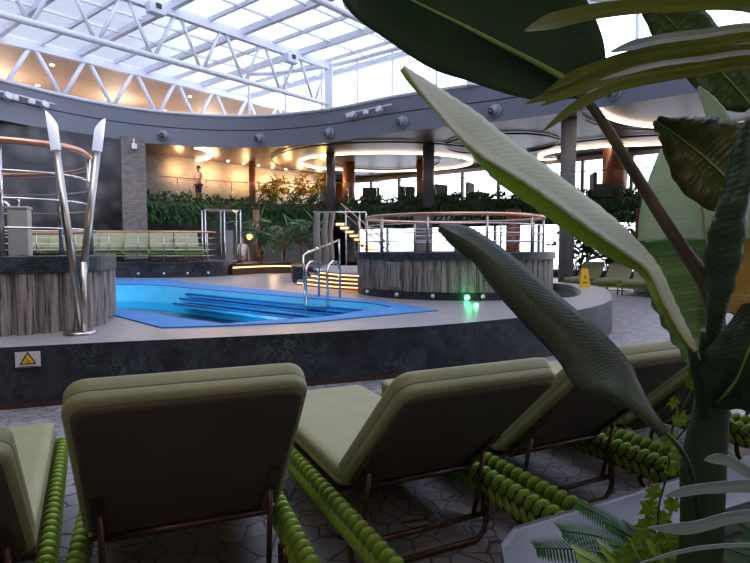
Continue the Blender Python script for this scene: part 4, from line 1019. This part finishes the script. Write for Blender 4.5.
# ------------------------------------------------------------------ foreground planter
pe = [V(.24,.5,0),V(.40,1.72,0),V(.47,1.83,0),V(1.1,2.16,0),(V(2.4,2.83,0))]
pin_ = [V(.50,.5,0),V(.62,1.6,0),V(.68,1.66,0),V(1.2,1.93,0),V(2.4,2.5,0)]
pl2 = empty('stone_planter', (1.2,1.3,0), 0, 'grey stone planter edge at the bottom right, under the ferns', 'planter')
MB().prism([tuple(p[:2]) for p in pe]+[tuple(p[:2]) for p in pin_][::-1], 0, .45).build('stone_edge', M['stone'], pl2, True, bevel=.012)
MB().prism([tuple(p[:2]) for p in pin_]+[(2.4,.5)], 0, .36).build('soil', M['soil'], pl2, True)

def surf_leaf(name, st, m, parent, n_along=5, n_across=5, bulge=.02, ripple=.004, rfreq=26, solid=.0015, rib=None, ribm='rib', tear=()):
    """st: stations (mid, low, up, depth_mid, depth_low, depth_up), all from the photo frame, built at real distances"""
    A = cat_([at(*s[0], s[3]) for s in st], n_along); B_ = cat_([at(*s[1], s[4]) for s in st], n_along); D_ = cat_([at(*s[2], s[5]) for s in st], n_along)
    mb = MB(); n = len(A); w = 2*n_across+1
    for i in range(n):
        for j in range(w):
            u = (j-n_across)/n_across
            e = B_[i] if u < 0 else D_[i]
            p = A[i].lerp(e, abs(u))
            nv = (B_[i]-A[i]).cross(A[min(i+1,n-1)]-A[max(i-1,0)])
            if nv.length > 1e-9: nv.normalize()
            p = p + nv*(bulge*math.sin(PI*abs(u))*(1 if u<0 else 1) + ripple*abs(u)*math.sin(i/n*rfreq*6.28/ (1) + abs(u)*1.5))
            mb.v.append(p)
    for i in range(n-1):
        for j in range(w-1):
            if (i, j) in tear: continue
            mb.face((i*w+j, i*w+j+1, (i+1)*w+j+1, (i+1)*w+j), [(j/(w-1), i/(n-1)), ((j+1)/(w-1), i/(n-1)), ((j+1)/(w-1), (i+1)/(n-1)), (j/(w-1), (i+1)/(n-1))], True)
    o = mb.build(name, m, parent, True, solid=solid)
    if rib:
        pts = [p+V(0,-.004,0) for p in A]; k = len(pts)
        r = MB().tube(pts, [rib*(.25+.75*i/(k-1)) for i in range(k)], 7).build('midrib', M[ribm], o, False)
        # keep world placement: both parents sit at the plant's base
        r.data.transform(Matrix.Translation(-Vector(parent.location)))
    return o
def S_(mid, low, up, d, dl=None, du=None): return (mid, low, up, d, dl if dl is not None else d, du if du is not None else d)
M['rib'] = mat('leaf_rib_green', (.16,.30,.05), .4, var=.05)
M['ribtan'] = mat('leaf_rib_tan', (.42,.40,.20), .5, var=.08)
M['stalk'] = mat('stalk_green', (.022,.048,.016), .45, var=.3, scale=6, stretch=(1,1,.15))
M['petiole'] = mat('petiole_brown', (.075,.062,.028), .4, var=.3, scale=12)
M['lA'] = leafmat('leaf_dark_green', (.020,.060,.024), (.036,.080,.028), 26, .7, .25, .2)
M['lB'] = leafmat('leaf_pale', (.60,.66,.48), (.66,.62,.42), 60, .5, .42, .3)
M['lB2'] = leafmat('leaf_lime', (.42,.62,.04), (.48,.64,.07), 40, .4, .35, .3)
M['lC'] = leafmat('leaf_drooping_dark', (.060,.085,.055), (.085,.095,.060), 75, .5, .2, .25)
M['lD'] = leafmat('leaf_grey_green', (.55,.72,.58), (.60,.74,.56), 24, .45, .4, .25)
M['lD2'] = leafmat('leaf_mid_green', (.22,.38,.14), (.32,.46,.18), 34, .3, .4, .6)
M['lO'] = leafmat('leaf_ochre', (.50,.33,.07), (.56,.38,.10), 20, .35, .45, .3)
M['lE'] = leafmat('leaf_olive_dark', (.050,.075,.016), (.10,.085,.015), 22, .4, .25, .3)
M['lF'] = leafmat('leaf_rolled', (.022,.055,.024), (.035,.07,.03), 40, .45, .05, .35)
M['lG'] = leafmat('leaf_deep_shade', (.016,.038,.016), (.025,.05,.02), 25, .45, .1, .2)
M['lI'] = leafmat('leaf_green_back', (.055,.115,.03), (.08,.14,.04), 22, .4, .4, .3)
M['frond'] = leafmat('palm_frond', (.20,.24,.025), (.26,.27,.03), 3, .4, .45, 0)
M['frondgrey'] = leafmat('palm_frond_grey', (.36,.42,.40), (.42,.48,.44), 3, .35, .2, 0)
M['strap'] = leafmat('strap_leaf', (.27,.36,.36), (.33,.42,.42), 3, .35, .25, 0)
M['fern'] = leafmat('fern_leaf', (.020,.075,.018), (.04,.12,.02), 3, .95, .3, 0)
M['lime'] = leafmat('vine_leaf', (.22,.36,.04), (.30,.42,.06), 4, .5, .35, .1)
tb = V(.66,1.18,.36)
ban = empty('banana_plant', tb, 0, 'large banana like plant with broad drooping leaves filling the right foreground', 'plant')
# A : huge dark leaf overhead
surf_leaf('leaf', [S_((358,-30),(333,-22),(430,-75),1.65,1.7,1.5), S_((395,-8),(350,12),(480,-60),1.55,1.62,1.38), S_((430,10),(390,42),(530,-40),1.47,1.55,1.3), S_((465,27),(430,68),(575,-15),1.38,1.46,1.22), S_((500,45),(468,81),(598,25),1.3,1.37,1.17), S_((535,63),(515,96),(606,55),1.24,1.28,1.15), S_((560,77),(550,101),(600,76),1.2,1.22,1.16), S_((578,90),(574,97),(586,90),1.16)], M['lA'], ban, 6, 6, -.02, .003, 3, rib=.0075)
# B : long folded pale leaf with lime edge
fb = [((402,68),(400,70),(404,66),1.5),((418,90),(409,84),(426,79),1.47),((434,110),(434,111),(452,96),1.44),((455,134),(455,135),(477,112),1.4),((480,156),(474,158),(505,135),1.36),((510,174),(500,182),(535,157),1.31),((545,197),(536,207),(565,180),1.26),((590,230),(580,240),(607,212),1.2),((625,254),(618,262),(640,243),1.14),((648,272),(640,273),(660,268),1.1),((662,300),(653,298),(673,297),1.05),((678,330),(670,325),(686,325),1.02),((694,352),(690,352),(697,350),1.0)]
surf_leaf('leaf', [S_(a, (a[0]*.97+b[0]*.03, a[1]*.97+b[1]*.03), c, d, d-.01, d+.13) for a,b,c,d in fb], M['lB'], ban, 5, 4, .006, .0012, 34)
surf_leaf('leaf', [S_((a[0]+2,a[1]-1), b, a, d+.004, d+.035, d+.004) for a,b,c,d in fb[:3]], M['lB2'], ban, 5, 3, .002, .001, 10)
surf_leaf('leaf', [S_((a[0]+1,a[1]-1), b, a, d+.004, d+.05, d+.004) for a,b,c,d in [((457,134),(457,136),(458,135),1.4),((480,156),(476,160),0,1.37),((510,174),(496,181),0,1.32),((545,197),(531,206),0,1.27),((590,230),(578,239),0,1.21),((625,254),(615,261),0,1.14),((650,275),(640,274),0,1.09),((664,303),(654,301),0,1.04),((680,332),(671,328),0,1.02),((694,353),(690,352),0,1.0)] for c in [a]], M['lB2'], ban, 5, 3, .004, .002, 20)
# C : drooping dark leaf
fc = [((440,226),(440,228),(441,223),1.35),((458,236),(452,246),(466,226),1.32),((482,252),(474,263),(494,242),1.29),((505,275),(492,288),(522,264),1.25),((540,308),(522,322),(560,296),1.2),((580,345),(556,358),(600,330),1.14),((602,375),(575,386),(628,360),1.08),((622,390),(600,396),(640,385),1.03),((642,408),(632,410),(652,408),.99),((666,433),(663,434),(669,431),.96)]
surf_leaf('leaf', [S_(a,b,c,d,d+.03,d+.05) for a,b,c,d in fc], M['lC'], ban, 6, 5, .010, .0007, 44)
MB().tube(cat_([at(666,433,.96), at(678,446,.97), at(690,470,1.02), at(698,520,1.1)],4), [.003,.003,.0035,.004,.0045,.005,.005,.0055,.006,.006,.0065,.007,.007], 8).build('petiole', M['stalk'], ban, True)
# D : broad leaf behind the stem
surf_leaf('leaf', [S_((672,140),(660,150),(690,138),1.5), S_((692,165),(650,175),(735,160),1.48), S_((700,200),(641,205),(760,195),1.45), S_((704,228),(638,236),(770,225),1.43), S_((706,240),(639,241),(770,240),1.42)], M['lD'], ban, 6, 5, .012, .002, 6, rib=.004, ribm='ribtan')
surf_leaf('leaf', [S_((706,228),(650,236),(720,228),1.5), S_((709,250),(641,252),(722,250),1.49), S_((711,285),(646,288),(722,285),1.46), S_((712,315),(660,320),(722,315),1.43), S_((711,345),(678,350),(720,345),1.38), S_((709,375),(698,378),(716,375),1.3)], M['lD2'], ban, 8, 6, .02, .008, 9, rib=.0065, ribm='ribtan')
surf_leaf('leaf', [S_((712,200),(709,200),(775,180),1.52), S_((714,235),(710,235),(785,225),1.5), S_((716,270),(711,270),(785,268),1.47), S_((716,298),(712,298),(772,300),1.43), S_((714,318),(713,318),(735,318),1.38)], M['lO'], ban, 6, 5, .02, .006, 4)
# E : ragged olive leaf
surf_leaf('leaf', [S_((656,122),(653,126),(662,118),1.15), S_((670,132),(660,142),(684,117),1.13), S_((690,147),(668,165),(712,117),1.11), S_((706,160),(676,184),(735,122),1.1), S_((722,175),(692,200),(758,138),1.08), S_((735,190),(715,212),(775,170),1.06), S_((741,203),(735,213),(765,195),1.05)], M['lE'], ban, 6, 6, .012, .003, 6, rib=.004, tear={(7,12),(7,11),(14,12),(14,11),(3,0),(8,12)})
# F : rolled leaf
pts = cat_([at(756,120,1.0), at(745,165,1.0), at(733,205,1.0), at(724,250,1.01), at(718,295,1.03), at(714,335,1.05), at(710,380,1.08)], 8); k = len(pts)
mb = MB(); sg = 12
for i, p in enumerate(pts):
    t = i/(k-1); r = .019*(.45+1.0*math.sin(PI*min(1,t*.95+.12)))*(1+.06*math.sin(i*1.3))
    for q in range(sg):
        a = 2*PI*q/sg+i*.16; rr2 = r*(1+.16*math.cos(a*2+i*.3)); mb.v.append(p+V(math.cos(a)*rr2, math.sin(a)*rr2, .2*math.sin(a)*rr2))
for i in range(k-1):
    for q in range(sg): mb.face((i*sg+q,i*sg+(q+1)%sg,(i+1)*sg+(q+1)%sg,(i+1)*sg+q), [(q/sg,i/k),((q+1)/sg,i/k),((q+1)/sg,(i+1)/k),(q/sg,(i+1)/k)], True)
mb.build('rolled_leaf', M['lF'], ban, True)
# G : deep shade leaf
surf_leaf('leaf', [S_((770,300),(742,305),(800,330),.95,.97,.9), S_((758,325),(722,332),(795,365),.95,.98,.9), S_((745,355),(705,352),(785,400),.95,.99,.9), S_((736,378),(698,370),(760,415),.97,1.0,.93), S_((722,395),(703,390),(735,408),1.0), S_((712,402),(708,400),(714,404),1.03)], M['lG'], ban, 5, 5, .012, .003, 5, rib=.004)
# I : green leaf behind fronds
surf_leaf('leaf', [S_((650,2),(640,8),(660,-8),1.4), S_((668,20),(648,28),(692,0),1.4), S_((690,42),(664,52),(715,22),1.38), S_((712,64),(690,82),(738,48),1.35), S_((735,88),(715,108),(758,80),1.32), S_((752,108),(745,112),(760,102),1.3)], M['lI'], ban, 5, 5, .01, .003, 6, rib=.003)
surf_leaf('leaf', [S_((698,87),(697,88),(699,86),1.25), S_((708,100),(702,104),(714,97),1.25), S_((720,118),(710,124),(730,116),1.24), S_((738,140),(730,146),(746,138),1.22)], M['lD'], ban, 5, 3, .004, .001, 6)
# stem of the big leaf, stalk
MB().tube(cat_([at(576,88,1.16), at(600,118,1.14), at(640,182,1.11), at(680,245,1.08), at(706,285,1.06), at(717,330,1.07), at(713,390,1.1)],5), [.0085+.010*i/30 for i in range(31)], 10).build('petiole', M['petiole'], ban, True)
MB().tube(cat_([at(692,350,1.0), at(700,380,1.04), at(705,420,1.1)],4), [.008,.009,.01,.011,.012,.013,.014,.014,.015], 8).build('petiole', M['stalk'], ban, True)
MB().tube(cat_([at(712,330,1.08), at(712,400,1.1), at(703,470,1.12), at(699,563,1.16), V(tb.x,tb.y,.34)],6), [.020+.022*min(1,i/12) for i in range(25)], 14).build('stalk', M['stalk'], ban, True)

def blade(mb, pts, w, vdepth=.3, tipk=.12):
    pts = cat_(pts, 6); n = len(pts); b = len(mb.v)
    for i, p in enumerate(pts):
        t = i/(n-1); ww = w*min(1, t/tipk*.7+.08)*(1 if t < .8 else 1-.4*(t-.8)/.2)
        d = (pts[min(i+1,n-1)]-pts[max(i-1,0)]).normalized(); s = d.cross(V(0,-1,0)).normalized(); nn = V(0,-1,0)
        mb.v += [p+s*ww/2, p+nn*ww*vdepth*-.5, p-s*ww/2]
    for i in range(n-1):
        for j_ in range(2): mb.face((b+i*3+j_, b+i*3+j_+1, b+(i+1)*3+j_+1, b+(i+1)*3+j_), [(j_*.5,i/n),(j_*.5+.5,i/n),(j_*.5+.5,(i+1)/n),(j_*.5,(i+1)/n)], False)
plm = empty('palm', at(860,60,1.2), 0, 'arching yellow green palm leaves reaching in from the upper right edge', 'palm')
fr_ = [([(525,31),(560,19),(610,9),(670,5),(760,8)],15,.80,'frond'),([(610,52),(650,41),(700,34),(770,29)],9,.95,'frondgrey'),([(545,92),(585,72),(640,54),(700,45),(770,38)],11,.9,'frond'),([(525,104),(570,88),(620,68),(680,58),(770,49)],10,.88,'frond'),([(540,106),(600,82),(660,71),(770,58)],9,.87,'frond'),([(543,131),(578,105),(620,86),(690,73),(770,63)],9,.85,'frond'),([(600,80),(650,66),(700,59),(770,53)],5,.84,'frondgrey'),([(590,0),(640,-6),(770,-6)],9,.8,'frondgrey')]
for pts, w, Y, mt in fr_:
    mb = MB(); blade(mb, [at(x,y,Y+.25*i/len(pts)) for i,(x,y) in enumerate(pts)]+[plm.location+V(0,0,(20-pts[-1][1])/1200)], w/F*Y*1.15); mb.build('leaflet', M[mt], plm, True, solid=.001)
MB().tube([plm.location, V(plm.location.x+.05,plm.location.y,.3)], .03, 10).build('stem', M['stalk'], plm, True)
stp = empty('strap_leaf_plant', at(860,500,.8), 0, 'pale blue grey strap leaves entering at the lower right edge', 'plant')
for pts, w, Y in (([(704,460),(725,460),(758,476)],10,.72),([(664,496),(700,489),(760,484)],10,.7),([(700,493),(730,489),(765,490)],7,.74),([(648,528),(690,528),(730,518),(765,515)],12,.66),([(640,563),(700,548),(770,545)],4,.6)):
    mb = MB(); blade(mb, [at(x,y,Y) for x,y in pts]+[at(800,pts[-1][1]+4,Y+.03), stp.location], w/F*Y*1.1, .15); mb.build('strap_leaf', M['strap'], stp, True, solid=.001)
MB().tube([stp.location+V(0,0,.06), V(stp.location.x,stp.location.y,.2)], .02, 10).build('stem', M['stalk'], stp, True)
# ferns
def fern(label, base, tips, m='fern', name='fern'):
    root = empty(name, base, 0, label, 'fern'); base = V(*base)
    for tip in tips:
        tip = V(*tip); mid = (base+tip)/2+V(0,0,.10*(tip-base).length+.02); pts = cat_([base, mid, tip], 12); n = len(pts); mb = MB()
        mb.tube(pts, .0018, 4)
        for i in range(3, n-1):
            d = (pts[i+1]-pts[i-1]).normalized(); s = d.cross(V(0,-.5,1)).normalized(); t = i/n; L_ = .034*math.sin(PI*min(1,(1-t)*.85+.1))*(tip-base).length/.35
            for sg in (-1,1):
                for h in (0,.5):
                    p = pts[i].lerp(pts[i+1],h); q = p+s*sg*L_+d*L_*.35-V(0,0,.15*L_); b = len(mb.v); wv = d*.0034
                    mb.v += [p-wv, p.lerp(q,.5)-wv*1.1, q, p.lerp(q,.5)+wv*1.1, p+wv]; mb.face((b,b+1,b+2,b+3,b+4))
        mb.build('frond', M[m], root, True)
fb_ = V(.86,1.50,.36)
fern('dark green fern hanging over the grey stone planter edge', fb_, [at(576,503,1.45), at(604,522,1.4), at(625,524,1.4), at(535,548,1.35), at(560,530,1.3), at(610,545,1.3), at(640,530,1.6)])
fern('fern at the lower right corner behind the banana stalk', V(1.15,1.35,.36), [at(735,520,1.3), at(760,530,1.3), at(715,545,1.2), at(745,548,1.1), at(775,515,1.4)])
fern('bright yellow green fern at the bottom edge right of the stone slab', V(.72,1.32,.36), [at(575,552,1.2), at(600,545,1.2), at(655,545,1.15), at(630,540,1.2)], m='lime')
# vine
vn = empty('climbing_vine', (.78,1.42,.36), 0, 'lime leaved vine climbing in front of the banana stalk', 'vine')
v1 = cat_([V(.78,1.42,.36), at(664,563,1.3), at(658,515,1.25), at(668,470,1.22), at(672,430,1.2), at(690,395,1.18), at(700,370,1.16)], 6)
v2 = cat_([V(.78,1.42,.36), at(672,540,1.28), at(650,495,1.3), at(652,470,1.3)], 6)
v3 = cat_([at(676,440,1.2), at(690,425,1.16), at(712,417,1.1), at(735,425,1.1), at(765,450,1.1)], 5)
for v_ in (v1,v2,v3): MB().tube(v_, .0022, 6).build('stem', M['petiole'], vn, True)
rnd = random.Random(5)
def lobed(p, s, ang):
    mb = MB(); b = 0; mb.v.append(p); K = 14
    for k in range(K):
        a = 2*PI*k/K; r = s*(1 if k % 2 == 0 else .74)*(1.15 if k in (0,2,12) else .85)
        c_, s_ = math.cos(a+ang), math.sin(a+ang); mb.v.append(p+V(c_*r, rnd.uniform(-.3,.3)*r, s_*r))
    for k in range(K): mb.face((0,1+k,1+(k+1)%K), [(.5,.5),(.5+.5*math.cos(k),.5+.5*math.sin(k)),(.6,.6)])
    return mb
for (px,py,Y,s) in ((655,492,1.28,.026),(650,508,1.27,.03),(662,520,1.26,.03),(645,528,1.27,.034),(668,540,1.25,.034),(650,550,1.25,.036),(635,545,1.27,.03),(680,555,1.24,.034),(672,505,1.26,.024),(676,455,1.2,.020),(670,440,1.2,.022),(664,432,1.2,.018),(680,420,1.19,.022),(674,402,1.2,.016),(696,372,1.12,.024),(692,382,1.12,.02),(702,365,1.1,.02),(671,470,1.22,.02),(660,556,1.22,.034),(625,558,1.24,.03)):
    lobed(at(px,py,Y), s, rnd.uniform(0,6)).build('leaf', M['lime'], vn, True, solid=.0008)

# ------------------------------------------------------------------ lights
w = bpy.data.worlds.new('world'); bpy.context.scene.world = w; w.use_nodes = True; nt = w.node_tree; N = nt.nodes; L = nt.links
bg = N['Background']; tc = N.new('ShaderNodeTexCoord'); sp_ = N.new('ShaderNodeSeparateXYZ'); L.new(tc.outputs['Generated'], sp_.inputs[0])
mr = N.new('ShaderNodeMapRange'); mr.inputs[1].default_value = -.38; mr.inputs[2].default_value = -.02; mr.inputs[3].default_value = .28; mr.inputs[4].default_value = 3.1
L.new(sp_.outputs[0], mr.inputs[0]); L.new(mr.outputs[0], bg.inputs[1])
nz = N.new('ShaderNodeTexNoise'); nz.inputs['Scale'].default_value = 3; L.new(tc.outputs['Generated'], nz.inputs[0])
cr = N.new('ShaderNodeValToRGB'); cr.color_ramp.elements[0].color = (.84,.88,1,1); cr.color_ramp.elements[1].color = (.95,.96,1,1); L.new(nz.outputs[0], cr.inputs[0]); L.new(cr.outputs[0], bg.inputs[0])
# warm lamps of the ship: brick wall washers, planter glow, top deck room; the two area lights are added fill
for a in (13.6,15.4,17.2,19.0,20.8,22.2):
    p = ab(a,22.7,5.0); light('POINT', p, (1,.60,.28), 30, .15)
for a in (8,13,18,22): light('POINT', ab(a,27,7.7), (1,.76,.58), 85, .6)
light('AREA', (-2,-2.5,5.3), (1,.86,.74), 62, 3, (R(25),0,0), 2)  # added unseen behind the camera as soft front fill for leaves and loungers
light('AREA', (5,-2.5,5.3), (1,.80,.62), 58, 3, (R(25),0,0), 2)
light('POINT', (-4.2,13.2,.0), (.7,.9,1), 25, .2); light('POINT', (-2.6,9.2,.0), (.7,.9,1), 25, .2)
light('POINT', (-4.2,27.2,5.0), (1,.6,.2), 60, .1); light('POINT', (-2.5,27.4,5.0), (1,.6,.2), 50, .1)
light('POINT', (-3.4,18.8,1.2), (1,.6,.3), 8, .1); light('POINT', (0,17,2.4), (1,.55,.25), 22, .1)
light('POINT', (-5.2,21,2.3), (1,.6,.35), 16, .1)
light('POINT', at(612,268,19.3), (1,.45,.2), 5, .1)
light('POINT', (-8.5,19.8,3.6), (1,.8,.6), 12, .2)
sc = bpy.context.scene
sc.view_settings.view_transform = 'Standard'; sc.view_settings.look = 'None'; sc.view_settings.exposure = 0.65; sc.view_settings.gamma = 1
